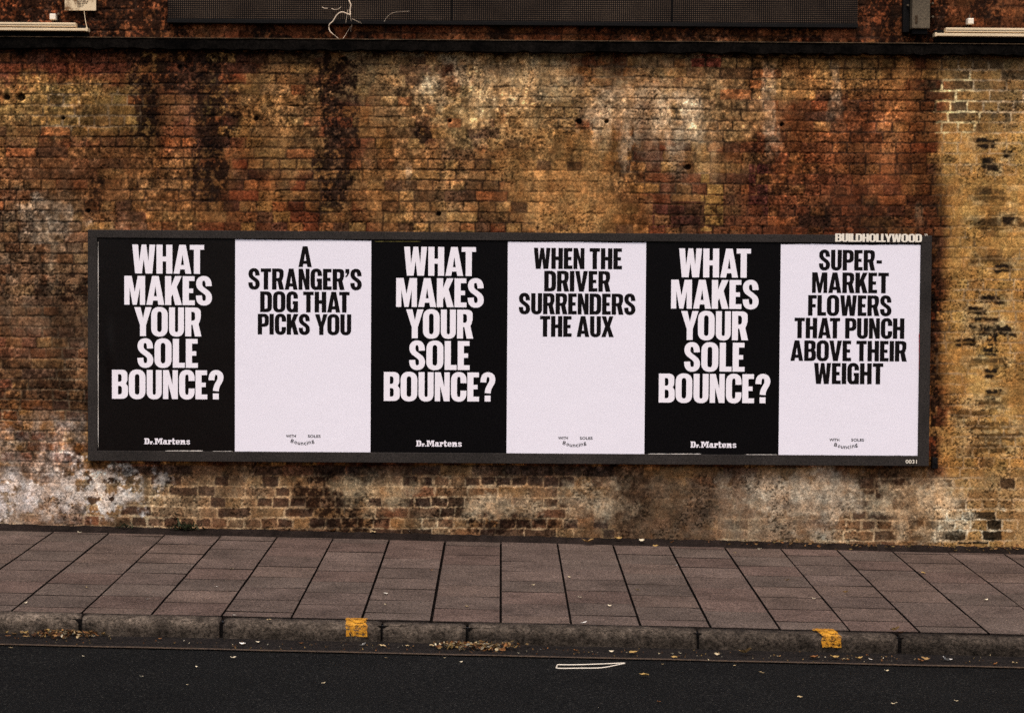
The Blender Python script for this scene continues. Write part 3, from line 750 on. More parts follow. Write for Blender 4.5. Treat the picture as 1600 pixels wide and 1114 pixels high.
# slab-serif wordmark at the foot of the black posters
def slab_mark(mb, x0, x1, zt, zb, yf):
    P_ = []; depth = [0]
    def box(a, b, c, d): P_.append([[(a, b), (c, b), (c, d), (a, d)]])
    def stem(x, w_, top, serif=.10, tl=True, bl=True, t_=.16):
        box(x, 0, x + w_, top)
        if bl: box(x - serif, 0, x + w_ + serif, t_)
        if tl: box(x - serif, top - t_, x + w_, top)
    xh = .74
    P_.append([rr(.10, 0, .92, 1, .36, .36, (0, 1, 1, 0)), rr(.40, .17, .60, .83, .12, .2, (0, 1, 1, 0))[::-1]]); box(0, 0, .2, .17); box(0, .83, .2, 1)
    stem(1.07, .2, .5, .07); P_.append([rr(1.22, .28, 1.5, .5, .1, .1)])
    P_.append([rr(1.56, 0, 1.74, .19, .05, .05)])
    x = 1.86
    box(x, 0, x + .5, .17); box(x + .1, 0, x + .36, 1); box(x, .83, x + .5, 1)
    P_.append([[(x + .30, 1), (x + .55, 1), (x + .70, .5), (x + .60, .22)]]); P_.append([[(x + 1.10, 1), (x + .85, 1), (x + .60, .22), (x + .76, .22)]])
    box(x + 1.02, 0, x + 1.3, 1); box(x + .9, 0, x + 1.4, .17); box(x + .95, .83, x + 1.4, 1)
    x = 3.34                                                         # a
    P_.append([rr(x, 0, x + .5, .48, .2, .2), rr(x + .22, .15, x + .40, .33, .07, .07)[::-1]]); box(x + .40, 0, x + .66, .6); P_.append([rr(x + .06, .52, x + .66, xh, .2, .12)]); box(x + .5, 0, x + .82, .15)
    x = 4.28; stem(x, .25, xh, .1); P_.append([rr(x + .2, .40, x + .6, xh, .16, .16)])
    x = 5.02; box(x, .06, x + .26, 1); box(x - .12, xh - .16, x + .5, xh); P_.append([rr(x, 0, x + .5, .2, .1, .1)])
    x = 5.60; P_.append([rr(x, 0, x + .72, xh, .3, .3), rr(x + .24, .44, x + .48, .60, .1, .07)[::-1], rr(x + .26, .16, x + .74, .28, .06, .05)[::-1]])
    x = 6.50; stem(x, .25, xh, .1); P_.append([rr(x + .2, .30, x + .76, xh, .2, .2)]); box(x + .5, 0, x + .76, .5); box(x + .42, 0, x + .86, .15)
    x = 7.46; P_.append([sweep([(p[0] * 1.28 + x, p[1] * xh) for p in path(((.437, .66), (.437, .84), (.38, .90), (.272, .90)), ((.272, .90), (.165, .90), (.106, .84), (.106, .745)), ((.106, .745), (.106, .62), (.175, .575), (.272, .505)), ((.272, .505), (.37, .435), (.445, .385), (.445, .26)), ((.445, .26), (.445, .14), (.38, .1), (.272, .1)), ((.272, .1), (.16, .1), (.10, .15), (.10, .335)))], .22, .15)])
    tot = 8.2
    for i, loops in enumerate(P_):
        l3 = [[Vector((x0 + p[0] / tot * (x1 - x0), zb + p[1] * (zt - zb), 0)) for p in lp] for lp in loops]
        flat = [v for l in l3 for v in l]
        try: tris = tessellate_polygon(l3)
        except Exception: continue
        fs = []
        for tr in tris:
            p, q, r_ = (flat[k] for k in tr)
            fs.append(tuple(tr) if (q.x - p.x) * (r_.y - p.y) - (q.y - p.y) * (r_.x - p.x) > 0 else tuple(tr)[::-1])
        mb.add([(v.x, yf(v.x, v.y) - .00005 * i, v.y) for v in flat], fs)

def paper_mat(name, base, rough, spec, amt, lo=.0):
    m, t, b = newmat(name, base, rough, spec); v = coords(t)
    n1 = noise(t, v, 105, 2, .8)
    c = mul(t, base, ramp(t, n1, [(.3, (1 - amt,) * 3), (.7, (1 + amt,) * 3)]))
    t.links.new(c, b.inputs['Base Color'])
    bump(t, b, noise(t, coords(t, (1, 1, .6)), 6, 5, .55), .3, .012)
    return m
M['paper_black'] = paper_mat('black_poster_paper', lin(10, 8, 9), .4, .06, .7)
M['paper_sheen'] = paper_mat('glossy_black_poster_paper', lin(14, 9, 8), .3, .15, .7)
M['paper_white'] = paper_mat('white_poster_paper', lin(238, 231, 239), .65, .15, .085)
M['torn'] = grain('torn_paper', lin(215, 205, 195), .1, 100, .8, .05)
M['torn_yellow'] = grain('old_yellow_paper', lin(104, 94, 46), .2, 60, .8, .1)
M['torn_red'] = grain('old_red_paper', lin(150, 40, 48), .2, 60, .8, .1)

seams_t = [152.5, 368.5, 580, 794, 1009.5, 1220, 1438.5]; seams_b = [153, 366, 579, 791, 1007, 1216.5, 1433.5]
SE = [.5 * (pt(a, 540).x + pt(b_, 540).x) for a, b_ in zip(seams_t, seams_b)]
def wave(x, z, k):
    y = PY + .0012 * math.sin(x * 5 + k) * math.sin(z * 4 + 2 * k)
    if k == 0:                            # the left sheet has lifted near its edge
        u = (x - SE[0] - .085) / .022; vv = (z - 1.30) / .16
        y -= .012 * math.exp(-u * u - vv * vv)
        u = (x - SE[0]) / .05; y -= .004 * math.exp(-u * u)
    return y
def poster(k, black, lines, label, wx, mark):
    xa, xb = SE[k], SE[k + 1]; zt = ZT - .004 + .003 * math.sin(k * 2.2); zb = ZB + .003 - .002 * math.cos(k * 1.7)
    nxp, nzp = 60, 60; vs = []; fs = []; pr = random.Random(k + 3)
    off = -.0008 * (k % 2)
    for j in range(nzp + 1):
        for i in range(nxp + 1):
            x = xa + (xb - xa) * i / nxp; z = zb + (zt - zb) * j / nzp
            if j in (0, nzp): z += pr.uniform(-.0012, .0012) + .002 * math.sin(i * .17 + k)
            vs.append((x, wave(x, z, k) + off, z))
    for j in range(nzp):
        for i in range(nxp):
            o = j * (nxp + 1) + i; fs.append((o, o + 1, o + nxp + 2, o + nxp + 1))
    n0 = len(vs)                           # the sheet has a back, 0.6 mm behind
    vs += [(v[0], v[1] + .0006, v[2]) for v in vs]; nf = len(fs)
    fs += [tuple(i + n0 for i in f)[::-1] for f in fs[:nf]]
    po = mk('poster', vs, fs, M['paper_sheen' if k == 0 else ('paper_black' if black else 'paper_white')], (.5 * (xa + xb), PY, zb), board and None, True)
    tag(po, label, 'poster', 'posters pasted side by side on the board')
    ink = M['ink_white' if black else 'ink_black']
    yf = lambda x, z: wave(x, z, k) + off - .0012
    mb = MB()
    for (s, a, b_, t0, t1) in lines:
        py_ = .5 * (t0 + t1); cx_ = .5 * (a + b_)
        put_text(mb, s, pt(a, py_).x, pt(b_, py_).x, pt(cx_, t0).z, pt(cx_, t1).z, yf)
    mb.build('headline', ink, parent=po)
    mb = MB()
    a, b_, t0, t1 = mark
    if black:
        slab_mark(mb, pt(a, t0).x, pt(b_, t0).x, pt(a, t0).z, pt(a, t1).z, yf); mb.build('wordmark', ink, parent=po)
    else:
        cx_ = .5 * (a + b_)
        put_font(mb, 'WITH', pt(a, t0).x, pt(a + 15.4, t0).x, pt(cx_, t0).z, pt(cx_, t0 + 4.3).z, yf, .015)
        put_font(mb, 'SOLES', pt(a + 34, t0).x, pt(a + 54, t0).x, pt(cx_, t0).z, pt(cx_, t0 + 4.3).z, yf, .015)
        wd = {'B': 4.6, 'o': 4.0, 'u': 3.8, 'n': 3.8, 'c': 3.6, 'i': 1.3, 'g': 4.0}; ht = {'B': 5.8, 'i': 5.4, 'g': 5.6}
        word = 'Bouncing'; cxs = [456.8, 462.0, 467.0, 472.0, 476.8, 480.2, 484.0, 489.0]; cys = [688.8, 691.3, 692.6, 693.0, 692.9, 691.9, 691.3, 690.3]
        for ch, x_, y_ in zip(word, cxs, cys):
            x_ = x_ - 447 + a; y_ = y_ - 679.1 + t0; sl_ = (x_ - a - 26.5) / 20.0 * .42
            h_ = ht.get(ch, 4.3); w_ = wd[ch]
            put_font(mb, ch, pt(x_ - w_ / 2, y_).x, pt(x_ + w_ / 2, y_).x, pt(x_, y_ - h_ / 2).z, pt(x_, y_ + h_ / 2).z, yf, .012, sl_)
        mb.build('small_print', ink, parent=po)
    return po
Q1 = [('WHAT', 206.7, 318.9, 382.6, 427.7), ('MAKES', 194.3, 331.2, 431.5, 476.6), ('YOUR', 209.8, 314.8, 480.3, 525.4), ('SOLE', 214.7, 309.2, 529.3, 574.4), ('BOUNCE?', 175, 349.2, 578.2, 623.4)]
def sh(L, dx_, dy_): return [(s, a + dx_, b_ + dx_, t0 + dy_, t1 + dy_) for s, a, b_, t0, t1 in L]
p1 = poster(0, True, Q1, 'glossy black poster asking WHAT MAKES YOUR SOLE BOUNCE at the left end of the board', 0, (225.5, 297.5, 684.5, 693.8))
poster(1, False, [('A', 466.4, 487.2, 385, 417.3), ("STRANGER'S", 388, 565.3, 420, 452.8), ('DOG THAT', 406.5, 546.2, 455.8, 488), ('PICKS YOU', 402.8, 548.8, 490.8, 523)],
       "white poster reading A STRANGER'S DOG THAT PICKS YOU", 0, (447, 501, 679.1, 683))
poster(2, True, sh(Q1, 424.7, 3.4), 'black WHAT MAKES YOUR SOLE BOUNCE poster between the dog poster and the driver poster', 0, (650.3, 722, 687.8, 697.3))
poster(3, False, [('WHEN THE', 834, 972, 387.8, 420.5), ('DRIVER', 850.3, 954, 423.5, 455.6), ('SURRENDERS', 810.6, 993, 458.6, 491.3), ('THE AUX', 843.7, 959, 494, 526.3)],
       'white poster reading WHEN THE DRIVER SURRENDERS THE AUX', 0, (872, 926, 682.2, 686))
p5 = poster(4, True, sh(Q1, 854.3, 6.0), 'black WHAT MAKES YOUR SOLE BOUNCE poster between the driver poster and the flowers poster', 0, (1079, 1151, 689.6, 699.1))
p6 = poster(5, False, [('SUPER-', 1279.6, 1378, 390.7, 422.6), ('MARKET', 1268.8, 1388.7, 426, 458), ('FLOWERS', 1262.6, 1393, 461.5, 493.5), ('THAT PUNCH', 1241.3, 1413, 497, 528.8), ('ABOVE THEIR', 1235, 1417, 532.3, 564.2), ('WEIGHT', 1271.8, 1380, 567.3, 600)],
       'white poster reading SUPER-MARKET FLOWERS THAT PUNCH ABOVE THEIR WEIGHT', 0, (1296, 1350.5, 685, 689))
def sliver(parent, name, px0, px1, py, th, mat, vertical=False):
    r_ = random.Random(int(px0 * 7 + py)); n = 14; vs = []; fs = []
    for i in range(n + 1):
        f_ = i / n
        if not vertical:
            x = pt(px0 + (px1 - px0) * f_, py).x; z = pt(px0 + (px1 - px0) * f_, py).z; h = th / 220 * (r_.uniform(.3, 1) if 0 < i < n else .1)
            vs += [(x, PY - .0035, z - h / 2), (x, PY - .0035, z + h / 2)]
        else:
            yy = py + (px1 - py) * f_; p_ = pt(px0, yy); h = th / 220 * (r_.uniform(.4, 1) if 0 < i < n else .1)
            vs += [(p_.x - h / 2, PY - .0055, p_.z), (p_.x + h / 2, PY - .0055, p_.z)]
        if i: fs.append((2 * i - 2, 2 * i, 2 * i + 1, 2 * i - 1))
    mk(name, vs, fs, mat, parent['org'], parent)
sliver(p1, 'torn_edge', 258, 318, 704.2, 1.6, M['torn']); sliver(p1, 'torn_edge', 332, 364, 704.9, 1.3, M['torn'])
sliver(p1, 'torn_edge', 153.6, 700, 378, 1.3, M['torn'], True)
sliver(p5, 'torn_edge', 1012, 1096, 709.0, 1.6, M['torn']); sliver(p5, 'torn_edge', 1165, 1215, 710.0, 1.3, M['torn'])
sliver(p6, 'torn_edge', 1436.0, 580, 520, 1.5, M['torn_red'], True)
o_ = [o for o in bpy.data.objects if o.name == 'poster.002'][0]
sliver(o_, 'torn_edge', 585, 658, 377.6, 1.3, M['torn_yellow'])

mb = MB(); yb = lambda x, z: BY - .0015
wb = lambda px, py: W(px, py, BY)
put_text(mb, 'BUILDHOLLYWOOD', wb(1305, 372).x, wb(1440.5, 372).x, wb(1372, 365.6).z, wb(1372, 378.2).z, yb, .012)
put_font(mb, 'TM', wb(1444.5, 367).x, wb(1449, 367).x, wb(1446, 365.8).z, wb(1446, 368.8).z, yb, .02)
mb.build('lettering', M['sticker'], parent=board)
mb = MB(); put_font(mb, '0031', wb(1415, 721).x, wb(1432.5, 721).x, wb(1424, 718).z, wb(1424, 724).z, yb, .012)
mb.build('number', M['sticker'], parent=board)

# ------------------------------------------------------------------ things on the top of the wall
m, t, b = newmat('perforated_sheet', (.03, .03, .03), .8, .1); v = coords(t)
sep = N(t, 'ShaderNodeSeparateXYZ'); t.links.new(v, sep.inputs[0])
def wavef(o):
    a = N(t, 'ShaderNodeMath', operation='MULTIPLY'); a.inputs[1].default_value = 2 * math.pi / .0145; t.links.new(o, a.inputs[0])
    s = N(t, 'ShaderNodeMath', operation='SINE'); t.links.new(a.outputs[0], s.inputs[0]); return s.outputs[0]
mx = N(t, 'ShaderNodeMath', operation='MULTIPLY')
def pos(o):
    s = N(t, 'ShaderNodeMath', operation='MULTIPLY_ADD'); s.inputs[1].default_value = .5; s.inputs[2].default_value = .5; t.links.new(o, s.inputs[0]); return s.outputs[0]
t.links.new(pos(wavef(sep.outputs[0])), mx.inputs[0]); t.links.new(pos(wavef(sep.outputs[2])), mx.inputs[1])
c = ramp(t, mx.outputs[0], [(.25, lin(16, 12, 11)), (.75, lin(92, 76, 62))])
c = mul(t, c, ramp(t, noise(t, coords(t, (1, 1, 1)), 2.2, 6, .65), [(.32, (.45, .38, .36)), (.62, (1.2, 1.15, 1.1))]))
c = mul(t, c, ramp(t, noise(t, v, 110, 2, .7), [(.3, (.75,) * 3), (.7, (1.25,) * 3)]))
t.links.new(c, b.inputs['Base Color']); M['perf'] = m
PPY = -.055
xa, xb = W(261, 15, PPY).x, W(1341, 15, PPY).x; zb_ = W(785, 35, PPY).z
pan = empty('perforated_panel', (.5 * (xa + xb), PPY, zb_))
tag(pan, 'long dark perforated metal panel along the top of the wall', 'metal panel')
mb = MB(); nsec = 4; cuts = [W(p_, 15, PPY).x for p_ in (261, 706, 1050, 1341)]
for i in range(3): mb.box(cuts[i] + .004, PPY, zb_ + .006, cuts[i + 1] - .004, PPY + .012, zb_ + .85)
mb.build('perforated_sheet', M['perf'], parent=pan)
mb = MB(); mb.box(xa, PPY - .004, zb_ - .022, xb, .01, zb_ + .005, b=.003); mb.build('bottom_rail', M['black_metal'], parent=pan)
for xc in cuts[1:3]:
    mb = MB(); mb.box(xc - .006, PPY + .013, zb_ + .005, xc + .006, .01, zb_ + .85); mb.build('bracket', M['black_metal'], parent=pan)

def trunking(px0, px1, pyu0, pyu1, pyl0, pyl1, pxu, leftend, label):
    y = -.10
    xa, xb = W(px0, 45, y).x, W(px1, 45, y).x; xu = W(pxu, 45, y).x
    py_c = .5 * (pxu + (px0 if leftend else px1)); py_c = min(max(py_c, 0), 1600)
    zu0, zu1, zl0, zl1 = (W(py_c, q, y).z for q in (pyu0, pyu1, pyl0, pyl1))
    e = empty('cable_trunking', (.5 * (xa + xb), 0, min(zl0, zl1)))
    tag(e, label, 'trunking', 'pale trunking on the ledge')
    u0, u1 = (xu, xb) if leftend else (xa, xu)
    mb = MB(); mb.box(u0, y, zu1, u1, -.03, zu0 , b=.004); mb.build('upper_channel', M['trunk'], parent=e)
    mb = MB(); mb.box(u0 + (.004 if leftend else 0), y - .003, zu1 + (zu0 - zu1) * .42, u1 - (0 if leftend else .004), y + .001, zu1 + (zu0 - zu1) * .5); mb.build('seam', M['grey_metal'], parent=e)
    mb = MB(); mb.box(xa, y - .012, zl1, xb, -.03, zl0, b=.003); mb.build('lower_rail', M['trunk'], parent=e)
    mb = MB(); mb.box(xa + .01, -.029, zl1 - .03, xb - .01, .012, zu0 - .01); mb.build('backing', M['black_metal'], parent=e)
    ex = xb if not leftend else xa
    mb = MB(); mb.box(ex - .012 if not leftend else ex - .003, y - .016, zl1 - .003, ex + .003 if not leftend else ex + .012, -.028, zl0 + .004, b=.002); mb.build('end_cap', M['trunk'], parent=e)
    return e
trunking(-420, 137, 36, 42.6, 44.8, 49, 118, False, 'pale double cable trunking on the ledge at the left end of the wall')
trunking(1461, 2050, 43.5, 50.5, 52.5, 57, 1478, True, 'pale double cable trunking on the ledge at the right end of the wall')

def jbox(px, py, s, label, lug):
    y = -.06; c0 = W(px, py, y); h = s / 440
    e = empty('junction_box', (c0.x, 0, c0.z - h)); tag(e, label, 'junction box', 'small white boxes above the trunking')
    mb = MB(); mb.box(c0.x - h, y, c0.z - h, c0.x + h, .012, c0.z + h, b=.004); mb.build('box_body', M['white_plastic'], parent=e)
    mb = MB(); mb.box(c0.x - h * .8, y - .003, c0.z - h * .8, c0.x + h * .8, y + .001, c0.z + h * .8, b=.001); mb.build('lid', M['white_plastic'], parent=e)
    mb = MB()
    if lug: mb.tube([(c0.x + .037, -.05, c0.z + .022), (c0.x + .037, .012, c0.z + .022)], .008, 8)
    else: mb.tube([(c0.x, -.02, c0.z + h), (c0.x, -.02, c0.z + h + .03)], .004, 6)
    mb.build('cable_gland', M['grey_metal'], parent=e)
jbox(82, 26.5, 9.2, 'small white square box above the left trunking, beside the notice', True)
jbox(1517, 33.5, 9.2, 'small white square box above the right trunking', False)

# notice on the left
y = -.05; a = W(101, 17, y); b2 = W(150, 17, y)
sg = empty('notice', (.5 * (a.x + b2.x), 0, a.z)); tag(sg, 'stained cream notice with small grey print near the top left corner', 'sign')
m, t, b = newmat('stained_notice', (.6, .5, .4), .6, .3); v = coords(t)
sp = N(t, 'ShaderNodeSeparateXYZ'); t.links.new(v, sp.inputs[0])
c = ramp(t, noise(t, v, 14, 6, .7), [(.40, lin(116, 84, 52)), (.52, lin(222, 196, 158)), (.8, lin(232, 208, 172))])
t.links.new(c, b.inputs['Base Color']); M['notice'] = m
mb = MB(); mb.box(a.x, y, a.z, b2.x, y + .012, a.z + .30, b=.003); mb.build('plate', M['notice'], parent=sg)
mb = MB(); tr_ = random.Random(3)
for i in range(14):
    z = a.z + .014 + i * .0115; x = a.x + .088
    if i == 0: continue
    while x < a.x + .135 + tr_.uniform(-.02, .03):
        l_ = tr_.uniform(.006, .016); mb.box(x, y - .0015, z, x + l_, y + .001, z + .0045); x += l_ + .004
mb.build('print', M['grey_metal'], parent=sg)
for dx_ in (.02, .2):
    mb = MB(); mb.box(a.x + dx_ - .006, y + .013, a.z + .05, a.x + dx_ + .006, .012, a.z + .25); mb.build('bracket', M['black_metal'], parent=sg)
mb = MB(); p0, p1_, p2 = W(131.5, 17, -.045), W(133.5, 33, -.06), W(136.5, 46, -.108)
mb.tube(catmull([(p0.x, -.03, p0.z + .02), p0, p1_, p2], 5), .0022, 6)
tag(mb.build('cable', M['trunk'], origin=p2), 'thin pale cable running from the notice down to the trunking end', 'cable')

# grey vertical duct at the right
y = -.12; a = W(1425, 44, y); b2 = W(1453, 44, y); zb2 = W(1439, 45, y).z
du = empty('cable_duct', (.5 * (a.x + b2.x), 0, zb2)); tag(du, 'grey upright steel cable duct above the ledge at the right', 'cable duct')
mb = MB(); mb.box(a.x, y, zb2, b2.x, -.02, zb2 + .75, b=.005); mb.build('duct_body', M['grey_metal'], parent=du)
mb = MB(); mb.box(a.x - .05, -.05, zb2 - .02, a.x - .004, .012, zb2 + .75, b=.004); mb.build('back_channel', M['black_metal'], parent=du)
mb = MB(); q = W(1431.5, 31, y); mb.box(q.x - .008, y - .002, q.z - .03, q.x + .010, y + .001, q.z + .028); mb.build('label_plate', M['lead'], parent=du)
for px, py in ((1418, 9), (1457, 6), (1457, 27)):
    q = W(px, py, -.06); mb = MB(); mb.tube([(q.x, -.075, q.z), (q.x, .012, q.z)], .0075, 8); mb.build('bolt', M['grey_metal'], parent=du)
mb = MB(); mb.box(a.x + .01, -.09, zb2 - .035, b2.x - .01, -.02, zb2 - .001); mb.build('end_cap', M['black_metal'], parent=du)

# pale dry roots trailing over the panel
y = -.08
def wp(l): return [W(px, py, y + d) for px, py, d in l]
rt = MB()
def rootline(l, r0, r1):
    pts = catmull(wp(l), 6); n = len(pts); rt.tube(pts, [r0 + (r1 - r0) * i / (n - 1) for i in range(n)], 6)
rootline([(543, -14, 0), (545, 0, 0), (548, 8, 0), (547, 17, .005), (547.5, 24, 0)], .0052, .0052)
rootline([(547.5, 24, 0), (548, 30, .01), (550, 38, .04), (548.5, 45, .06), (548, 50, .07)], .0035, .0012)
rootline([(547.5, 24, 0), (541, 21.5, 0), (535, 19.5, -.01), (530, 21, -.01), (525, 26, 0), (520, 34, .01), (515, 38.5, .02), (514, 44, .03), (516, 50, .03), (520, 53.5, .035)], .0048, .004)
rootline([(520, 53.5, .035), (528, 60, .05), (536, 66, .04), (541, 69, .035)], .002, .0008)
rootline([(549.5, 40, .04), (544, 48, .06), (538, 58, .06), (531, 68, .03), (529, 73, .03), (531, 81, .04)], .0016, .0008)
rootline([(503, 11.5, .01), (507, 13.5, 0), (512, 13.5, .01)], .002, .0028)
rootline([(518, 14, .01), (523, 15.5, 0), (529, 14.5, 0), (533, 11, .012)], .0026, .001)
rootline([(550, 30, .01), (557, 33, .0), (565, 37, .005)], .0012, .0008)
rootline([(540, 37.5, .0), (543, 19, -.005), (543.5, 16, 0)], .0008, .0016)
tag(rt.build('dry_root', M['root'], origin=W(547, 24, y), smooth=True), 'pale forked dry root hanging over the perforated panel', 'root')
rt = MB()
rootline([(600, 35, -.005), (605, 27, -.004), (613, 21, -.002), (625, 19, 0), (640, 18, .004)], .0008, .0006)
tag(rt.build('dry_root', M['root'], origin=W(610, 24, y), smooth=True), 'hair-thin dry stem on the perforated panel right of the forked root', 'root')

# ------------------------------------------------------------------ litter
def leaf_shape(r_, L, wd, curl):
    """a small curled leaf: pointed blade, cupped along the midrib"""
    n = 5; vs = []; fs = []
    for i in range(n + 1):
        s = i / n; w_ = wd * math.sin(math.pi * min(1, .12 + .88 * s)) ** .8 * .5 + .0005
        z = .004 + curl * (s - .5) ** 2 * 4 + r_.uniform(0, .002)
        vs += [((s - .5) * L, -w_, z + w_ * r_.uniform(.4, .9)), ((s - .5) * L, 0, z), ((s - .5) * L, w_, z + w_ * r_.uniform(.4, .9))]
        if i:
            o = (i - 1) * 3; fs += [(o, o + 3, o + 4, o + 1), (o + 1, o + 4, o + 5, o + 2)]
    return vs, fs
LC = {'pale': [(206, 186, 150), (226, 210, 180), (188, 162, 120)], 'brown': [(140, 92, 52), (116, 76, 44), (158, 116, 70)], 'yellow': [(176, 142, 84), (160, 126, 80)], 'white': [(235, 226, 214), (222, 212, 196)]}
leafm = {}
for kind in LC:
    for i in range(3):
        r_ = random.Random(ord(kind[0]) % 7 + i * 13 + len(kind)); L = r_.uniform(.034, .05); vs, fs = leaf_shape(r_, L, L * r_.uniform(.42, .62), r_.uniform(.004, .012))
        me = bpy.data.meshes.new('leaf_' + kind); me.from_pydata(vs, [], fs); me.update(); me.materials.append(M['leaf'])
        a_ = me.color_attributes.new('Col', 'FLOAT_COLOR', 'POINT'); cc_ = lin(*LC[kind][i % len(LC[kind])])
        a_.data.foreach_set('color', np.array([(*cc_, 1)] * len(vs), np.float32).ravel()); leafm[kind, i] = me
lr = random.Random(99)
def leaf(pos_, kind, size, label, group, tilt=.0):
    o = bpy.data.objects.new('fallen_leaf', leafm[kind, lr.randrange(3)]); COL.objects.link(o)
    o.location = pos_; o.scale = (size,) * 3; o.rotation_euler = (lr.uniform(-.25, .25) + tilt, lr.uniform(-.2, .2), lr.uniform(-.6, .6) + lr.choice((0, math.pi)))
    tag(o, label, 'leaf', group)
def up_(v, h=.002): return Vector((v.x, v.y, v.z + h))
GP = 'small leaves scattered on the paving slabs'
for px, py, k, s in ((124, 834, 'pale', .8), (363, 890, 'pale', .7), (338, 918, 'white', .7), (230, 938, 'white', .8), (135, 919, 'pale', .6), (602, 929, 'white', .75), (602, 946, 'pale', .6), (730, 949, 'pale', .7), (674, 892, 'brown', .6), (833, 915, 'pale', .6),
                  (890, 903, 'pale', .7), (906, 935, 'pale', .6), (943, 929, 'white', .8), (953, 948, 'pale', .6), (995, 923, 'pale', .8), (1056, 885, 'white', .6), (1230, 908, 'yellow', .8), (1443, 897, 'yellow', .9), (1540, 939, 'pale', .7), (1272, 937, 'pale', .6), (365, 963, 'white', .7), (420, 970, 'pale', .7), (484, 890, 'pale', .5), (40, 944, 'pale', .6)):
    leaf(up_(P(px, py)), k, s, 'small pale dry leaf lying flat on the grey paving slabs', GP)
leaf(up_(P(1321, 928), .006), 'yellow', 1.0, 'yellowish upright curled leaf on the paving above the right yellow mark', None, .8)
leaf(up_(P(1398, 988), .006), 'yellow', 1.5, 'large ochre curled leaf on the pavement edge at the right', None, .5)
leaf(up_(P(1407, 991), .004), 'brown', 1.0, 'brown leaf touching the large ochre leaf at the pavement edge', None)
leaf(up_(P(912, 977), .006), 'white', 1.2, 'white curled scrap on the kerb edge above the white strap', None)
GW = 'small leaves along the foot of the wall'
for px, py, k, s in ((520, 830, 'brown', 1.), (583, 832, 'pale', 1.), (966, 843, 'yellow', 1.3), (1003, 845, 'pale', .9), (1025, 854, 'yellow', .9), (1148, 864, 'pale', .6), (1187, 859, 'pale', .8), (450, 826, 'brown', .8), (700, 834, 'brown', .8), (1050, 848, 'brown', .8), (742, 834, 'pale', .7)):
    leaf(up_(P(px, py + 3), .012), k, s, 'small dry leaf in the dark strip at the foot of the wall', GW, .4)
leaf(up_(P(643, 835), .012), 'white', 1.5, 'bright white paper scrap at the wall foot below the middle black poster', None, .5)
leaf(up_(P(917, 852), .012), 'yellow', 2.4, 'large tan leaf on the pavement at the wall foot below the driver poster', None, .1)
GG = 'small leaves lying in the gutter'
for px, py, k, s in ((566, 1011, 'white', .9), (597, 1012, 'pale', .9), (636, 1011, 'pale', .5), (676, 1012, 'pale', .9), (846, 1017, 'white', .5), (955, 1021, 'pale', .7), (990, 1023, 'yellow', 1.2), (1053, 1030, 'yellow', .9), (1270, 1031, 'brown', 1.2), (1304, 1031, 'yellow', 1.2), (1322, 1033, 'pale', .9),
                  (1343, 1032, 'yellow', 1.), (1360, 1033, 'white', .7), (1447, 1034, 'yellow', 1.3), (1480, 1035, 'white', 1.3), (1439, 1036, 'brown', .9), (1586, 1039, 'pale', .9), (1555, 1041, 'brown', .8), (402, 1006, 'pale', .6), (378, 1009, 'white', .8), (250, 1001, 'brown', .7), (470, 1008, 'brown', .6), (900, 1019, 'brown', .6), (1218, 1028, 'brown', .6)):
    leaf(up_(Q(px, py), .006), k, s, 'small dry leaf lying in the dark gutter', GG)
leaf(up_(Q(1164, 1025), .01), 'yellow', 2.0, 'large yellow leaf in the gutter below the supermarket flowers poster', None, .2)
leaf(up_(Q(1121, 1026), .012), 'pale', .8, 'white upright leaf scrap in the gutter left of the large yellow leaf', None, .9)
GR = 'small leaves lying on the asphalt'
for px, py, k, s in ((221, 1059, 'white', .7), (506, 1069, 'pale', .8), (1148, 1041, 'white', .5), (1190, 1053, 'pale', .9), (17, 1014, 'white', .8), (365, 1030, 'white', 1.), (1250, 1091, 'pale', .9), (1397, 1102, 'pale', 1.2), (1494, 1097, 'pale', .8), (1385, 1050, 'pale', 1.), (1035, 1039, 'white', .5), (130, 1027, 'pale', .5), (307, 1043, 'pale', .5), (695, 1029, 'pale', .5), (293, 1071, 'pale', .5), (603, 1029, 'white', .5), (720, 1036, 'pale', .6), (1030, 1098, 'brown', .6)):
    leaf(up_(Q(px, py), .003), k if k != 'white' else 'pale', s * .75, 'small pale leaf lying on the dark asphalt road', GR)
leaf(up_(Q(1005, 1059), .006), 'yellow', 1.4, 'tan curled leaf on the asphalt right of the white strap', None, .3)

def litter(name, spots, n, label, kinds, onroad=True, smin=.5, smax=1.1, stack=.02):
    mb = MB(); r_ = random.Random(len(spots) * 31 + n)
    for i in range(n):
        u, v, su, sv = r_.choice(spots); px = r_.gauss(u, su); py = r_.gauss(v, sv)
        p_ = Q(px, py) if onroad else P(px, py)
        if onroad and p_.y > YK - .015: p_.y = YK - .015 - abs(r_.gauss(0, .02))
        if not onroad and p_.y > -.02: p_.y = -.02 - r_.uniform(0, .03)
        hz = (road_z(p_.x, 0) + .005) if onroad else pave_z(p_.x, p_.y)
        L = .036 * r_.uniform(smin, smax); vs, fs = leaf_shape(r_, L, L * r_.uniform(.25, .6), r_.uniform(.002, .01))
        mt = Matrix.Translation((p_.x, p_.y, hz + r_.uniform(.002, stack))) @ Matrix.Rotation(r_.uniform(0, 6.28), 4, 'Z') @ Matrix.Rotation(r_.gauss(0, .5), 4, 'X') @ Matrix.Rotation(r_.gauss(0, .35), 4, 'Y')
        f_ = r_.uniform(.5, .95); cl = lin(*[c_ * f_ for c_ in r_.choice(LC[r_.choice(kinds)])])
        mb.add([mt @ Vector(v_) for v_ in vs], fs, cl)
    o = mb.build(name, M['leaf']); tag(o, label, 'leaf litter', kind='stuff')
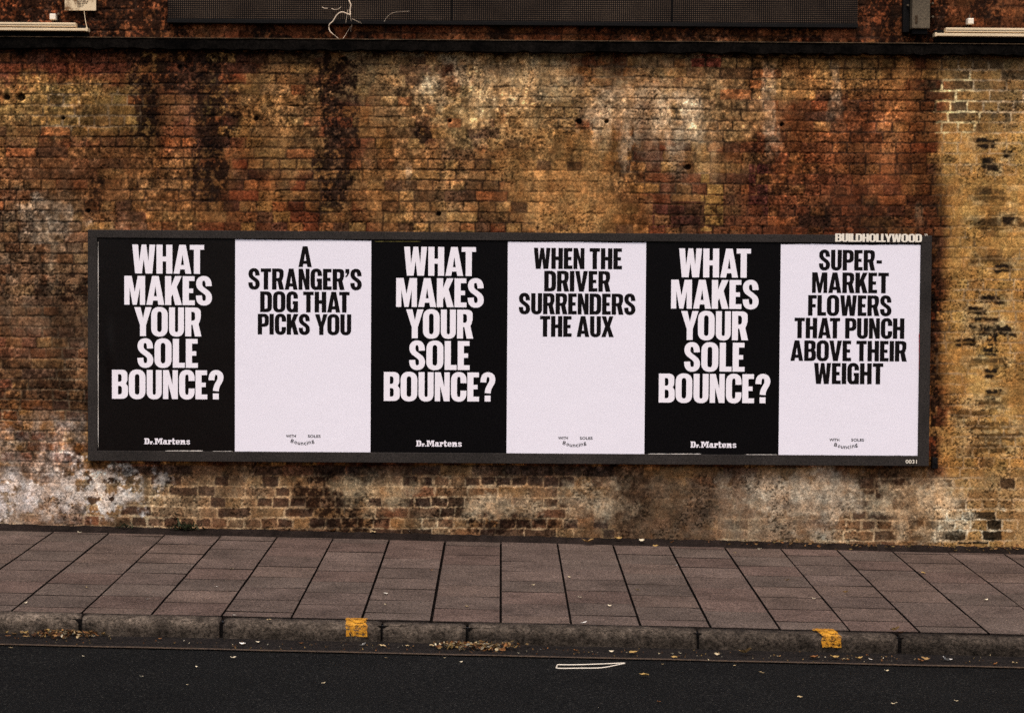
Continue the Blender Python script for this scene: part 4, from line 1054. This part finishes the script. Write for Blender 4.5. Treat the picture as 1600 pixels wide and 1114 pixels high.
litter('leaf_litter', [(95, 992, 20, 3), (130, 996, 18, 2.5), (70, 997, 26, 3)], 150, 'drift of yellow brown leaves in the gutter at the far left', ['brown', 'yellow', 'brown', 'pale'])
litter('leaf_litter', [(735, 1013, 24, 2.2), (775, 1016, 20, 2.2), (755, 1015, 30, 2.5), (705, 1013, 10, 2)], 230, 'drift of orange brown leaves in the gutter below the middle posters', ['brown', 'brown', 'yellow', 'pale'])
litter('leaf_litter', [(1290, 855, 70, 2), (1420, 857, 60, 2), (1210, 851, 40, 2), (1560, 861, 40, 2)], 170, 'thin line of russet leaves along the wall foot at the right', ['brown', 'brown', 'yellow'], False, .4, .9, .03)
litter('leaf_litter', [(100 + 160 * i, 1004 + 3.6 * i, 60, 3.5) for i in range(10)], 240, 'fine dry crumbs of leaves scattered all along the gutter', ['brown', 'brown', 'yellow', 'pale'], True, .18, .4, .006)

# white plastic strap on the road
mb = MB()
sp_ = [(871, 1039.6, .010), (900, 1039.8, .014), (940, 1038.6, .016), (970, 1037.2, .012), (976, 1037.3, .008), (966, 1039.5, .008), (940, 1044.2, .006), (905, 1044.9, .006), (872, 1045, .006), (870, 1042.5, .01), (871, 1039.6, .010)]
mb.tube(catmull([up_(Q(a_, b_), .004 + h_ * .12) for a_, b_, h_ in sp_], 5), .0032, 6)
tag(mb.build('plastic_strap', M['white_plastic'], origin=up_(Q(920, 1042)), smooth=True), 'thin white plastic strap bent into a narrow loop on the asphalt', 'strap')

# weeds at the foot of the wall
def weed(px, py, n, s, label):
    base = P(px, py); base.y = -.05; base.z = pave_z(base.x, -.05); mb = MB(); r_ = random.Random(int(px))
    for i in range(n):
        L = s * r_.uniform(.5, 1.1); vs, fs = leaf_shape(r_, L, L * .4, .006)
        mt = Matrix.Translation((base.x + r_.gauss(0, s * 1.1), base.y - abs(r_.gauss(0, s * .5)), base.z + abs(r_.gauss(0, s * .5)))) @ Matrix.Rotation(r_.uniform(0, 6.28), 4, 'Z') @ Matrix.Rotation(-r_.uniform(.1, 1.2), 4, 'Y') @ Matrix.Translation((L / 2, 0, 0))
        mb.add([mt @ Vector(v_) for v_ in vs], fs)
    tag(mb.build('weed', M['weed'], origin=base), label, 'weed')
weed(296, 826, 60, .045, 'dark low weed clump at the wall foot below the first poster')
weed(208, 815, 22, .03, 'small green weed sprouting at the wall foot left of the dark clump')
